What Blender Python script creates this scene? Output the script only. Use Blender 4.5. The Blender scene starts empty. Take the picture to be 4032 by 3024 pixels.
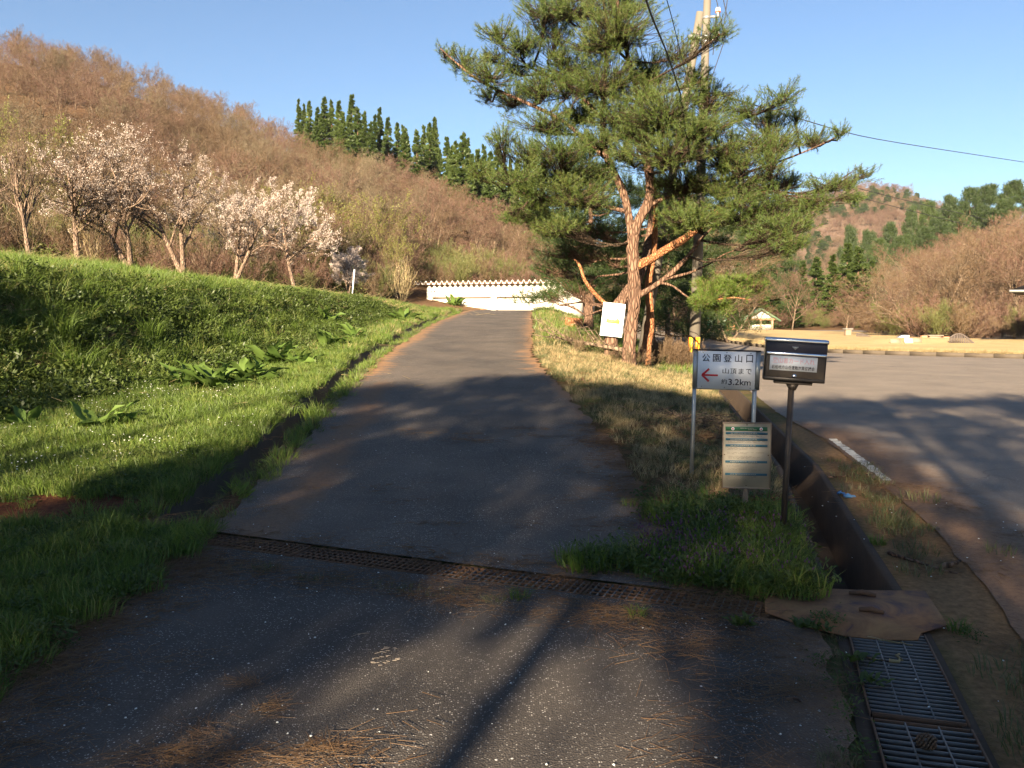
import bpy, math, random
import numpy as np
from mathutils import Vector, Matrix, Euler
rng = np.random.default_rng(7); random.seed(7)
S = bpy.context.scene; COL = S.collection
# ------------------------------------------------------------------ camera, light, exposure
F = 850.0; PITCH = math.atan(68/850); CAMZ = 1.5
cam = bpy.data.cameras.new('camera'); cam.sensor_width = 36; cam.lens = 36*F/1024; cam.clip_end = 5000; cam.clip_start = .05
camo = bpy.data.objects.new('camera', cam); COL.objects.link(camo)
camo.location = (0, 0, CAMZ); camo.rotation_euler = (math.pi/2-PITCH, 0, 0); S.camera = camo
SUN_EL = math.radians(20); LDIR = np.array([.32, .947])            # horizontal direction the light travels
W = bpy.data.worlds.new('World'); S.world = W; W.use_nodes = True
nt = W.node_tree; nt.nodes.clear()
sky = nt.nodes.new('ShaderNodeTexSky'); sky.sky_type = 'NISHITA'; sky.sun_disc = False
sky.sun_elevation = SUN_EL; sky.sun_rotation = math.atan2(-LDIR[0], -LDIR[1]); sky.altitude = 400
sky.air_density = 1.0; sky.dust_density = .1; sky.ozone_density = 3.6
bg = nt.nodes.new('ShaderNodeBackground'); bg.inputs[1].default_value = .037
wo = nt.nodes.new('ShaderNodeOutputWorld'); nt.links.new(sky.outputs[0], bg.inputs[0]); nt.links.new(bg.outputs[0], wo.inputs[0])
sl = bpy.data.lights.new('sun', 'SUN'); sl.energy = 5.0; sl.angle = math.radians(.53); sl.color = (1, .82, .58)
so = bpy.data.objects.new('sun', sl); COL.objects.link(so); so.location = (-20, -40, 30)
so.rotation_euler = Vector((LDIR[0], LDIR[1], -math.tan(SUN_EL))).to_track_quat('-Z', 'Y').to_euler()
S.view_settings.view_transform = 'Standard'; S.view_settings.look = 'None'; S.view_settings.gamma = 1
S.view_settings.exposure = 2.22; S.view_settings.use_curve_mapping = False
S.render.engine = 'CYCLES'; S.cycles.use_denoising = True; S.cycles.max_bounces = 5; S.cycles.diffuse_bounces = 3
S.cycles.glossy_bounces = 2; S.cycles.transmission_bounces = 3; S.cycles.transparent_max_bounces = 8; S.cycles.use_adaptive_sampling = True
S.cycles.adaptive_threshold = .02
# ------------------------------------------------------------------ geometry helpers
def ray(px, py):
    u = (px-512)/F; v = (384-py)/F; c, s = math.cos(PITCH), math.sin(PITCH)
    return np.array([u, c+v*s, -s+v*c])
def at(px, py, Y):
    d = ray(px, py); return np.array([0, 0, CAMZ]) + d*(Y/d[1])
def sm(t): t = np.clip(t, 0, 1); return t*t*(3-2*t)
def itp(y, tab): a = np.array(tab, float); return np.interp(y, a[:, 0], a[:, 1])
T_ROAD = [(-40, 0), (4.9, 0), (6, .03), (8.5, .2), (11.7, .4), (17.4, .68), (28, 1.22), (38, 1.66), (43, 1.78), (48, 1.5), (53, 1.1), (60, 1.0), (400, 1.0)]
T_LDR = [(-40, -2.25), (5.9, -2.28), (8.5, -2.32), (11.7, -2.52), (17.4, -2.85), (28, -2.85), (42, -2.3), (50, -2.2), (400, -2.2)]
T_RE = [(-40, 1.1), (5.5, 1.05), (8.5, 1.0), (11.7, .76), (17.4, .42), (28, .66), (42, 1.0), (50, 1.2), (400, 1.2)]
T_RDR = [(-40, -8), (0, .80), (2.72, 1.56), (3.85, 1.90), (4.57, 2.08), (8.34, 3.0), (17, 4.5), (25, 5.6), (35, 7.0), (50, 8.0), (75, 6.5), (95, 5), (400, 5)]
T_BF = [(-40, -9), (4, -7.2), (10, -5.9), (13, -5.2), (20, -4.7), (30, -4.2), (42, -3.6), (400, -3.6)]
T_HB = [(-40, 2.1), (8, 2.0), (13, 1.75), (22, 1.25), (30, .85), (38, .45), (46, .1), (400, .1)]
T_BW = [(-40, 3.4), (13, 3.1), (22, 2.6), (38, 1.8), (400, 1.8)]
T_RIDGE = [(-1.5, 46), (-.6, 42), (-.49, 38.5), (-.385, 32), (-.275, 26.5), (-.19, 24), (-.09, 20), (-.02, 16), (.06, 12), (.13, 6), (.18, 1), (.2, 0)]
T_RIDGE_R = [(.1, 0), (.22, 1), (.3, 2.5), (.38, 5), (.44, 10), (.49, 16), (.53, 20), (.6, 25), (.8, 35), (1.5, 60)]
def snoise(x, y, sc, seed=0):
    r = np.random.default_rng(seed); z = 0
    for i in range(5):
        a = r.uniform(0, 6.28); k = sc*r.uniform(.6, 1.8); z = z + np.sin(k*(x*math.cos(a)+y*math.sin(a)) + r.uniform(0, 6.28))
    return z/5
def H(x, y):
    x = np.asarray(x, float); y = np.asarray(y, float)
    zr = itp(y, T_ROAD); xld = itp(y, T_LDR)-.34; xre = itp(y, T_RE); xdr = itp(y, T_RDR); xdl = xdr-.33
    zl = -.0018*np.clip(y-30, 0, 60)
    t = (x-xre)/np.maximum(xdl-xre, .3)
    z = zr + (zl-zr)*sm(t) + .05*np.sin(np.clip(t, 0, 1)*math.pi)*sm((y-5)/3)
    bf = itp(y, T_BF); bw = itp(y, T_BW); hb = itp(y, T_HB)
    tb = (bf-x)/bw
    bank = hb*sm(tb*.8+.1*np.clip(tb, 0, 1)) + .12*np.clip(bf-bw-x, 0, 40)*sm((y+5)/25)
    left = bank + .05*snoise(x, y, 1.3, 3)*sm((xld-x)/1.5)
    z = z + np.where(x < xld, left, 0)
    u = x/np.maximum(y, 5)
    start = 47+8*sm((u+.1)/.3) - 2*sm((-.3-u)/.3); tt = (y-start)/(156-start)
    g = np.where(tt < 1, np.clip(tt, 0, 1)**1.05, 1-.35*(tt-1))
    z = z + itp(u, T_RIDGE)*g*(1+.03*snoise(x, y, .08, 5))
    st = 100-18*sm((u-.5)/.1); t2 = (y-st)/(230-st); g2 = np.where(t2 < 1, np.clip(t2, 0, 1), 1-.4*(t2-1))
    z = z + itp(u, T_RIDGE_R)*g2*(1+.05*snoise(x, y, .06, 6))
    z = z + .27*np.exp(-(((x-21.3)/3.3)**2+((y-44)/3.0)**2)**1.3)
    return z
def hit(px, py, far=250):
    d = ray(px, py); t = 1.5
    while t < far:
        p = np.array([0, 0, CAMZ])+d*t
        if p[2] < float(H(p[0], p[1])): break
        t *= 1.004
    return p
def mk(name, V, Fs, mats, parent=None, midx=None, smooth=False, link=True):
    """V (n,3); Fs list of integer arrays (m,k); mats one or a list"""
    me = bpy.data.meshes.new(name); V = np.asarray(V, np.float32)
    Fs = [np.asarray(f, np.int32) for f in Fs if len(f)]
    lt = np.concatenate([np.full(len(f), f.shape[1]) for f in Fs]); li = np.concatenate([f.ravel() for f in Fs])
    me.vertices.add(len(V)); me.vertices.foreach_set('co', V.ravel())
    me.loops.add(len(li)); me.loops.foreach_set('vertex_index', li)
    me.polygons.add(len(lt)); me.polygons.foreach_set('loop_start', np.concatenate([[0], np.cumsum(lt)[:-1]]).astype(np.int32))
    me.polygons.foreach_set('loop_total', lt.astype(np.int32))
    for m in (mats if isinstance(mats, (list, tuple)) else [mats]): me.materials.append(m)
    if midx is not None: me.polygons.foreach_set('material_index', np.asarray(midx, np.int32))
    if smooth: me.polygons.foreach_set('use_smooth', np.ones(len(lt), bool))
    me.update(calc_edges=True); me.validate()
    o = bpy.data.objects.new(name, me)
    if link: COL.objects.link(o)
    if parent: o.parent = parent
    return o
def attr(o, name, vals):
    a = o.data.attributes.new(name, 'FLOAT', 'POINT'); a.data.foreach_set('value', np.asarray(vals, np.float32))
class MB:
    def __init__(s): s.V = []; s.q = []; s.t = []; s.n = 0
    def add(s, V, q=None, t=None):
        V = np.asarray(V, float).reshape(-1, 3)
        if q is not None and len(q): s.q.append(np.asarray(q)+s.n)
        if t is not None and len(t): s.t.append(np.asarray(t)+s.n)
        s.V.append(V); s.n += len(V); return s
    def box(s, c, d, R=None, taper=1):
        c = np.asarray(c, float); d = np.asarray(d, float)/2
        v = np.array([[x, y, z] for z in (-1, 1) for y in (-1, 1) for x in (-1, 1)], float)
        v[4:, :2] *= taper; v = v*d
        if R is not None: v = v@np.asarray(R).T
        return s.add(v+c, [[0, 2, 3, 1], [4, 5, 7, 6], [0, 1, 5, 4], [2, 6, 7, 3], [0, 4, 6, 2], [1, 3, 7, 5]])
    def tube(s, P, R, k=8, cap=True, bump=0):
        P = np.asarray(P, float); R = np.broadcast_to(np.asarray(R, float), (len(P),)); n = len(P)
        T = np.gradient(P, axis=0); T /= np.linalg.norm(T, axis=1)[:, None]+1e-9
        a = np.array([0, 0, 1.]) if abs(T[0][2]) < .9 else np.array([0, 1., 0]); X = np.cross(a, T[0])
        rings = []
        for i in range(n):
            X = X-T[i]*X.dot(T[i]); X /= np.linalg.norm(X)+1e-9; Y = np.cross(T[i], X)
            th = np.arange(k)*2*math.pi/k; rr = R[i]*(1+bump*np.sin(th*3+i*1.3)+bump*np.sin(th*2-i*.7))
            rings.append(P[i]+rr[:, None]*(np.cos(th)[:, None]*X+np.sin(th)[:, None]*Y))
        V = np.concatenate(rings); i = np.arange(n-1)[:, None]*k; j = np.arange(k)[None]; j2 = (j+1) % k
        q = np.stack([i+j, i+j2, i+k+j2, i+k+j], -1).reshape(-1, 4); t = []
        if cap:
            V = np.vstack([V, P[0], P[-1]]); a0 = n*k; jj = np.arange(k)
            t = np.vstack([np.stack([np.full(k, a0), (jj+1) % k, jj], 1), np.stack([np.full(k, a0+1), (n-1)*k+jj, (n-1)*k+(jj+1) % k], 1)])
        return s.add(V, q, t)
    def segs(s, A, B, ra, rb, k=3):
        A = np.asarray(A, float); B = np.asarray(B, float); n = len(A)
        if not n: return s
        T = B-A; T /= np.linalg.norm(T, axis=1)[:, None]+1e-9
        X = np.cross(T, np.array([.31, .77, .55])); X /= np.linalg.norm(X, axis=1)[:, None]+1e-9; Y = np.cross(T, X)
        th = np.arange(k)*2*math.pi/k; C = np.cos(th)[None, :, None]*X[:, None]+np.sin(th)[None, :, None]*Y[:, None]
        ra = np.broadcast_to(ra, (n,)); rb = np.broadcast_to(rb, (n,))
        V = np.concatenate([A[:, None]+C*ra[:, None, None], B[:, None]+C*rb[:, None, None]], 1).reshape(-1, 3)
        b = (np.arange(n)*2*k)[:, None]; j = np.arange(k)[None]; j2 = (j+1) % k
        return s.add(V, np.stack([b+j, b+j2, b+k+j2, b+k+j], -1).reshape(-1, 4))
    def build(s, name, mat, parent=None, smooth=False, link=True):
        return mk(name, np.concatenate(s.V), [np.concatenate(x) for x in (s.q, s.t) if x], mat, parent, smooth=smooth, link=link)
def tag(o, label=None, cat=None, group=None, kind=None):
    if label: o['label'] = label
    if cat: o['category'] = cat
    if group: o['group'] = group
    if kind: o['kind'] = kind
    return o
def empty(name, loc=(0, 0, 0), rot=(0, 0, 0)):
    o = bpy.data.objects.new(name, None); COL.objects.link(o); o.location = loc; o.rotation_euler = rot; o.empty_display_size = .1; return o
def copytree(o, parent=None):
    c = o.copy(); COL.objects.link(c); c.parent = parent
    for ch in list(o.children): copytree(ch, c)
    return c
# ------------------------------------------------------------------ materials
def M(name, build):
    m = bpy.data.materials.new(name); m.use_nodes = True; n = m.node_tree; n.nodes.clear()
    out = n.nodes.new('ShaderNodeOutputMaterial'); build(N(n), out); return m
class N:
    def __init__(s, t): s.t = t
    def n(s, ty, **k):
        o = s.t.nodes.new('ShaderNode'+ty)
        for a, b in k.items(): setattr(o, a, b)
        return o
    def l(s, a, b): s.t.links.new(a, b)
    def pos(s): return s.n('NewGeometry').outputs['Position']
    def obj(s): return s.n('TexCoord').outputs['Object']
    def noise(s, v, sc, det=3, rough=.6, dist=0):
        o = s.n('TexNoise'); o.inputs['Scale'].default_value = sc; o.inputs['Detail'].default_value = det; o.inputs['Roughness'].default_value = rough
        o.inputs['Distortion'].default_value = dist; s.l(v, o.inputs['Vector']); return o.outputs['Fac']
    def ramp(s, f, stops):
        r = s.n('ValToRGB'); e = r.color_ramp.elements
        while len(e) < len(stops): e.new(.5)
        for x, (p, c) in zip(e, stops):
            x.position = p; x.color = (*c, 1) if isinstance(c, tuple) else (c, c, c, 1)
        s.l(f, r.inputs[0]); return r.outputs[0]
    def mix(s, f, a, b, mode='MIX'):
        o = s.n('Mix', data_type='RGBA', blend_type=mode)
        for k, v in ((0, f), (6, a), (7, b)):
            if hasattr(v, 'is_linked'): s.l(v, o.inputs[k])
            else: o.inputs[k].default_value = v if not isinstance(v, tuple) else (*v, 1)
        return o.outputs[2]
    def math(s, op, a, b=0):
        o = s.n('Math', operation=op)
        for k, v in ((0, a), (1, b)):
            if hasattr(v, 'is_linked'): s.l(v, o.inputs[k])
            else: o.inputs[k].default_value = v
        return o.outputs[0]
    def attr(s, nm): return s.n('Attribute', attribute_name=nm).outputs['Fac']
    def scalev(s, v, sc):
        o = s.n('Mapping'); o.inputs['Scale'].default_value = sc; s.l(v, o.inputs[0]); return o.outputs[0]
    def bump(s, h, st=.3, d=.01):
        b = s.n('Bump'); b.inputs['Strength'].default_value = st; b.inputs['Distance'].default_value = d; s.l(h, b.inputs['Height']); return b.outputs[0]
    def bsdf(s, out, col, rough=.8, metal=0, nrm=None, spec=.3):
        b = s.n('BsdfPrincipled')
        if hasattr(col, 'is_linked'): s.l(col, b.inputs['Base Color'])
        else: b.inputs['Base Color'].default_value = (*col, 1)
        if hasattr(rough, 'is_linked'): s.l(rough, b.inputs['Roughness'])
        else: b.inputs['Roughness'].default_value = rough
        b.inputs['Metallic'].default_value = metal; b.inputs['Specular IOR Level'].default_value = spec
        if nrm is not None: s.l(nrm, b.inputs['Normal'])
        s.l(b.outputs[0], out.inputs[0]); return b
def plain(name, col, rough=.7, metal=0, var=.25, sc=6, bump=.15, spec=.3):
    def f(n, out):
        v = n.obj(); a = n.noise(v, sc, 4, .65); b = n.noise(v, sc*9, 3)
        c = n.mix(a, tuple(x*(1-var) for x in col), tuple(min(1, x*(1+var)) for x in col))
        c = n.mix(n.math('MULTIPLY', b, var), c, tuple(x*.5 for x in col))
        n.bsdf(out, c, rough, metal, n.bump(b, bump, .004), spec)
    return M(name, f)
def leafy(name, c1, c2, trans=.25, hue=None, sc=.9):
    """foliage: colour varies by piece (instance or mesh island) and by place"""
    def f(n, out):
        r = n.n('ObjectInfo').outputs['Random']; isl = n.n('NewGeometry').outputs['Random Per Island']
        a = n.noise(n.pos(), sc, 3, .7)
        k = n.math('ADD', n.math('MULTIPLY', r, .35), n.math('ADD', n.math('MULTIPLY', isl, .35), n.math('MULTIPLY', a, .35)))
        c = n.ramp(k, [(.15, c1), (.85, c2)] if hue is None else [(.15, c1), (.62, c2), (.8, hue)])
        d = n.n('BsdfDiffuse'); t = n.n('BsdfTranslucent'); m = n.n('MixShader'); m.inputs[0].default_value = trans
        g = n.n('BsdfGlossy'); g.inputs['Roughness'].default_value = .5; m2 = n.n('MixShader'); m2.inputs[0].default_value = .03
        n.l(c, d.inputs[0]); n.l(c, t.inputs[0]); n.l(d.outputs[0], m.inputs[1]); n.l(t.outputs[0], m.inputs[2])
        n.l(m.outputs[0], m2.inputs[1]); n.l(g.outputs[0], m2.inputs[2]); n.l(m2.outputs[0], out.inputs[0])
    return M(name, f)
m_grass = leafy('grass_green', (.055, .095, .014), (.13, .20, .03), .35, (.21, .22, .06))
m_grass2 = leafy('grass_olive', (.055, .068, .024), (.12, .13, .05), .3, (.22, .19, .10))
m_dry = leafy('grass_dry', (.24, .18, .09), (.42, .33, .17), .2)
m_straw = leafy('needle_litter', (.11, .062, .032), (.25, .15, .075), .1)
m_weed = leafy('weed_leaf', (.036, .062, .012), (.10, .135, .028), .35)
m_dock = leafy('dock_leaf', (.06, .12, .02), (.14, .21, .045), .35)
m_pineneedle = leafy('pine_needles', (.024, .050, .012), (.078, .122, .026), .25, (.14, .15, .035), .7)
m_pinedark = leafy('pine_needles_dark', (.025, .045, .014), (.06, .09, .022), .2)
m_cedar = leafy('cedar_foliage', (.03, .055, .012), (.085, .12, .026), .2)
m_twig = leafy('bare_twigs', (.080, .054, .034), (.150, .096, .054), .1, (.16, .122, .072), .05)
m_twigred = leafy('reddish_twigs', (.10, .06, .042), (.17, .096, .068), .1)
m_twigpale = leafy('pale_twigs', (.115, .09, .056), (.185, .145, .088), .1)
m_budgreen = leafy('budding_leaves', (.16, .17, .04), (.28, .30, .07), .3)
m_bloom = leafy('cherry_blossom', (.46, .38, .34), (.68, .58, .51), .3)
m_bush = leafy('bush_leaves', (.07, .08, .025), (.15, .16, .05), .25, (.22, .17, .08))
m_henbit = leafy('henbit_flower', (.10, .045, .08), (.19, .10, .15), .2)
m_whitefl = plain('tiny_flower', (.75, .76, .72), .6)
def bark(name, c1, c2, sc=14):
    def f(n, out):
        v = n.scalev(n.pos(), (sc, sc, sc*.3)); a = n.noise(v, 1, 5, .7, .5)
        vo = n.n('TexVoronoi'); vo.feature = 'DISTANCE_TO_EDGE'; vo.inputs['Scale'].default_value = 1.6; n.l(v, vo.inputs[0])
        c = n.ramp(a, [(.3, c1), (.7, c2)]); e = n.math('MINIMUM', n.math('MULTIPLY', vo.outputs[0], 5), 1)
        c = n.mix(e, tuple(x*.72 for x in c1), c)
        n.bsdf(out, c, .9, 0, n.bump(n.math('ADD', n.math('MULTIPLY', a, .6), e), 1.0, .03), .15)
    return M(name, f)
m_bark = bark('pine_bark', (.14, .082, .056), (.27, .165, .11), 9); m_barkdark = bark('pine_twig_bark', (.06, .042, .028), (.11, .075, .05)); m_barkred = bark('pine_bark_red', (.36, .15, .065), (.5, .24, .12))
m_barkgrey = bark('bare_tree_bark', (.16, .115, .08), (.30, .22, .15), 6); m_cherrybark = bark('cherry_bark', (.19, .13, .095), (.36, .26, .19), 9)
def f_soil(n, out):
    p = n.pos(); a = n.noise(p, 1.6, 5, .7); b = n.noise(p, 22, 4, .7); k = n.noise(p, .35, 3)
    green = n.ramp(a, [(.3, (.045, .05, .018)), (.7, (.09, .11, .03))]); dirt = n.ramp(b, [(.3, (.07, .042, .026)), (.75, (.17, .11, .065))])
    c = n.mix(n.ramp(n.math('ADD', a, n.math('MULTIPLY', n.math('SUBTRACT', b, .5), .5)), [(.42, 0.), (.62, 1.)]), green, dirt)
    c = n.mix(n.attr('needle'), c, n.ramp(b, [(.3, (.15, .085, .042)), (.7, (.34, .20, .095))]))
    c = n.mix(n.attr('redsoil'), c, n.ramp(b, [(.3, (.06, .022, .012)), (.7, (.15, .06, .032))]))
    c = n.mix(n.attr('wood'), c, n.ramp(b, [(.3, (.09, .05, .028)), (.7, (.2, .12, .065))]))
    c = n.mix(n.attr('dry'), c, n.ramp(n.noise(p, 5, 5, .8), [(.3, (.23, .16, .075)), (.7, (.42, .31, .16))]))
    n.bsdf(out, c, .95, 0, n.bump(n.noise(p, 40, 4, .8), .8, .03), .1)
m_soil = M('soil_and_grass', f_soil)
def f_asph(n, out, light=False, dark=False):
    p = n.pos(); vo = n.n('TexVoronoi'); vo.inputs['Scale'].default_value = 120; n.l(p, vo.inputs[0])
    vo2 = n.n('TexVoronoi'); vo2.inputs['Scale'].default_value = 38; n.l(p, vo2.inputs[0])
    sepr = n.n('SeparateColor'); n.l(vo.outputs['Color'], sepr.inputs[0]); sep2 = n.n('SeparateColor'); n.l(vo2.outputs['Color'], sep2.inputs[0])
    a = n.noise(p, .9, 4, .6); fine = n.noise(p, 130, 3, .7); big = n.noise(p, .28, 3, .6, .5)
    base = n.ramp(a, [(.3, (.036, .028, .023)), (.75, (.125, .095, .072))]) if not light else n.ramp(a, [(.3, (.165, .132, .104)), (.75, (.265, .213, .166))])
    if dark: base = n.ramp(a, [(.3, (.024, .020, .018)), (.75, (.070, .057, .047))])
    base = n.mix(n.ramp(fine, [(.35, 0.), (.75, .25 if dark else .5)]), base, (.15, .135, .12))
    st = n.math('MULTIPLY', n.math('GREATER_THAN', sepr.outputs[0], .78), n.ramp(vo.outputs['Distance'], [(.28, 1.), (.5, 0.)]))
    st = n.math('MULTIPLY', st, n.ramp(n.noise(p, 2.2, 5, .75, .4), [(.34, .15), (.62, 1.)]))
    base = n.mix(n.math('MULTIPLY', st, .9), base, n.mix(sepr.outputs[1], (.14, .12, .10), (.6, .56, .5)))
    st2 = n.math('MULTIPLY', n.math('GREATER_THAN', sep2.outputs[0], .992), n.ramp(vo2.outputs['Distance'], [(.12, 1.), (.26, 0.)]))
    base = n.mix(st2, base, (.6, .57, .54))
    cr = n.n('TexVoronoi'); cr.feature = 'DISTANCE_TO_EDGE'; cr.inputs['Scale'].default_value = .33
    wob = n.n('VectorMath', operation='ADD'); nz = n.n('TexNoise'); nz.inputs['Scale'].default_value = 1.1; n.l(p, nz.inputs[0]); n.l(p, wob.inputs[0]); n.l(nz.outputs['Color'], wob.inputs[1])
    n.l(wob.outputs[0], cr.inputs[0])
    base = n.mix(n.ramp(cr.outputs[0], [(.0, .35), (.004, 0.)]), base, (.02, .018, .017))
    d = n.math('ADD', n.attr('dirt'), n.math('MULTIPLY', n.math('SUBTRACT', n.noise(p, 4, 5, .75), .5), .9))
    dc = n.ramp(n.noise(p, 30, 4, .8), [(.3, (.10, .055, .032)), (.7, (.22, .125, .065))])
    base = n.mix(n.ramp(d, [(.35, 0.), (.85, 1.)]), base, dc)
    nd = n.math('ADD', n.attr('needle'), n.math('MULTIPLY', n.math('SUBTRACT', n.noise(n.scalev(p, (1.6, 4, 1)), 1.2, 6, .85), .5), 1.6))
    base = n.mix(n.ramp(nd, [(.55, 0.), (.75, .8)]), base, n.ramp(fine, [(.3, (.24, .12, .05)), (.7, (.42, .23, .10))]))
    h = n.math('ADD', n.math('MULTIPLY', vo.outputs['Distance'], .8), n.math('MULTIPLY', fine, .6))
    n.bsdf(out, base, .82, 0, n.bump(h, .9, .006), .35)
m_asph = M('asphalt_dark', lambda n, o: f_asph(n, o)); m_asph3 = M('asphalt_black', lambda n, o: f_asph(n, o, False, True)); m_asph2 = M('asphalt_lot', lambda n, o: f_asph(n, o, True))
def f_lawn(n, out):
    p = n.pos(); a = n.noise(p, .5, 5, .7); b = n.noise(p, 14, 4, .8)
    c = n.ramp(a, [(.3, (.44, .31, .15)), (.7, (.58, .43, .23))]); c = n.mix(n.math('MULTIPLY', b, .5), c, (.26, .2, .09))
    n.bsdf(out, c, .95, 0, n.bump(b, .7, .03), .1)
m_lawn = M('dry_lawn', f_lawn)
m_conc = plain('weathered_concrete', (.23, .215, .185), .85, 0, .35, 3, .5); m_concdark = plain('mossy_concrete', (.095, .075, .055), .9, 0, .45, 3, .6)
m_ditchwall = plain('rust_stained_concrete', (.062, .040, .026), .95, 0, .55, 2.5, 1.0)
m_mud = plain('ditch_mud', (.06, .042, .03), .95, 0, .4, 8, .8)
m_steel = plain('galvanised_steel', (.42, .43, .42), .45, .75, .25, 12, .08); m_gratesteel = plain('grate_steel', (.15, .145, .14), .6, .5, .35, 10, .2)
m_rust = None
def f_rust(n, out):
    p = n.obj(); a = n.noise(p, 3.2, 6, .72, .8); b = n.noise(p, 60, 4, .85)
    c = n.ramp(a, [(.38, (.10, .055, .055)), (.47, (.25, .12, .055)), (.62, (.36, .19, .08))]); c = n.mix(n.math('MULTIPLY', b, .5), c, (.11, .06, .035))
    n.bsdf(out, c, .85, .1, n.bump(b, .5, .003), .25)
m_rust = M('rusty_plate', f_rust)
m_rustbar = plain('rusty_bar', (.16, .09, .055), .8, .3, .4, 12, .4)
m_white = plain('white_paint', (.80, .81, .83), .35, 0, .03, 5, .03); m_black = plain('black_print', (.02, .02, .035), .5, 0, .1); m_red = plain('red_print', (.62, .03, .035), .5, 0, .08)
m_cream = plain('cream_wall', (.84, .80, .70), .7, 0, .05, 1.5, .1); m_brown = plain('brown_roof', (.16, .10, .07), .6, 0, .2); m_roofw = plain('roof_edge_white', (.75, .74, .7), .5)
m_darkbox = plain('dark_metal', (.022, .018, .017), .38, .5, .25, 4, .05, .5); m_chrome = plain('brushed_aluminium', (.62, .64, .70), .18, 1, .06, 8, .02)
m_brownpost = plain('brown_steel_post', (.06, .048, .040), .5, .4, .3); m_wood = plain('weathered_wood', (.25, .19, .145), .85, 0, .3, 8, .4)
m_paper = plain('yellowed_paper', (.34, .31, .25), .6, 0, .14, 5, .05); m_green = plain('green_print', (.04, .14, .07), .5, 0, .15); m_blue = plain('blue_print', (.035, .115, .17), .5, 0, .2)
m_faded = plain('faded_print', (.26, .22, .18), .6, 0, .2); m_pink = plain('faded_red_print', (.72, .42, .45), .5, 0, .1); m_label = plain('white_label', (.66, .68, .72), .5, 0, .05)
m_orange = plain('orange_reflector', (.80, .26, .02), .3, 0, .1); m_yellow = plain('yellow_reflector', (.95, .62, .05), .3, 0, .05)
m_pole = plain('concrete_pole', (.155, .135, .108), .8, 0, .18, 2.5, .25); m_wire = plain('cable', (.03, .03, .035), .6); m_insul = plain('porcelain', (.8, .78, .72), .2); m_insred = plain('porcelain_red', (.55, .12, .05), .25)
m_brick = plain('orange_brick', (.48, .24, .13), .85, 0, .2); m_stone = plain('brown_stone', (.30, .21, .15), .85, 0, .25); m_sgreen = plain('green_sign', (.03, .28, .20), .5, 0, .1); m_signpale = plain('sign_pale', (.45, .62, .5), .5)
m_roofgreen = plain('green_roof', (.12, .20, .12), .6); m_ochre = plain('ochre_map', (.45, .34, .09), .6, 0, .35, 12); m_rag = plain('blue_cloth', (.07, .20, .42), .8); m_cone = plain('pine_cone', (.13, .08, .05), .8)
m_fence = plain('dark_fence', (.10, .08, .07), .7); m_line = None
def f_line(n, out):
    p = n.pos(); k = n.ramp(n.noise(p, 9, 5, .8), [(.38, 0.), (.55, 1.)]); n.bsdf(out, n.mix(k, (.16, .13, .11), (.62, .58, .48)), .8)
m_line = M('worn_white_line', f_line)
# ------------------------------------------------------------------ ground grid
def skew(s): return -.4*np.clip(1-(s-5)/9, 0, 1)*(s > -5)
rows = np.concatenate([np.arange(-30, 1, 3.), np.arange(1, 4.6, .18), [4.62, 4.86], np.arange(5.0, 20, .22), np.arange(20, 46, .6), np.arange(46, 110, 2.2), np.arange(110, 330, 6)])
DR0, DR1 = 4.62, 4.86
aL = np.concatenate([np.arange(0, 1.2, .15), np.arange(1.2, 5, .25), np.arange(5, 20, 1.2), np.arange(20, 60, 5)])[::-1]
aR = np.concatenate([np.arange(0, .8, .12), np.arange(.8, 3, .3), np.arange(3, 15, 1.2), np.arange(15, 60, 5)])
NCOL = len(aL)+9+7+1+len(aR)-1
def gridcols(s):
    """x, y of every column at station s (edges follow the curves at their own y)"""
    y = np.full(NCOL, float(s)); sk = skew(np.array([s]))[0]; k = 1+max(s, 0)/15; nA_ = len(aL)
    for _ in range(8):
        ldr = itp(y, T_LDR); re = itp(y, T_RE); rdr = itp(y, T_RDR); x = np.empty(NCOL)
        x[:nA_] = ldr[:nA_]-.34-aL*k; a = np.linspace(0, 1, 9); m = slice(nA_, nA_+9); x[m] = ldr[m]*(1-a)+re[m]*a
        a = np.linspace(0, 1, 8)[1:]; m = slice(nA_+9, nA_+16); x[m] = re[m]*(1-a)+(rdr[m]-.33)*a; x[nA_+16:] = rdr[nA_+16:]+aR*k
        y = s+sk*np.clip(x, -2.6, 2.2)
    return x, y
nA = len(aL); iLDL = nA-1; iLDR = nA; iRE = nA+8; iRDL = nA+15; iRDR = nA+16
XY = [gridcols(s) for s in rows]; X = np.array([a for a, b in XY]); Y = np.array([b for a, b in XY])
Z = H(X, Y)
nr, nc = X.shape
vid = np.arange(nr*nc).reshape(nr, nc)
Q = np.stack([vid[:-1, :-1], vid[:-1, 1:], vid[1:, 1:], vid[1:, :-1]], -1)
keep = np.ones((nr-1, nc-1), bool)
r0 = int(np.where(np.isclose(rows, DR0))[0][0]); r1 = int(np.where(np.isclose(rows, DR1))[0][0]); rEnd = int(np.argmin(abs(rows-39)))
keep[r0:r1, iLDR:iRDL] = False; keep[r0:rEnd, iLDL] = False; keep[:int(np.argmin(abs(rows-27))), iRDL] = False
cy = (Y[:-1, :-1]+Y[1:, 1:])/2; cx = (X[:-1, :-1]+X[1:, 1:])/2
hillm = (cy > 52) & (cx < .3*cy)
hillr = (cy > 98)
V = np.stack([X, Y, Z], -1).reshape(-1, 3)
xf, yf = V[:, 0], V[:, 1]
A_wood = sm((yf-44-8*sm((xf+2)/8))/4); 
A_red = sm(1.7-(((xf+4.2)/2.1)**2+((yf-6.1)/1.1)**2)+.3*snoise(xf, yf, 5, 9))
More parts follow.
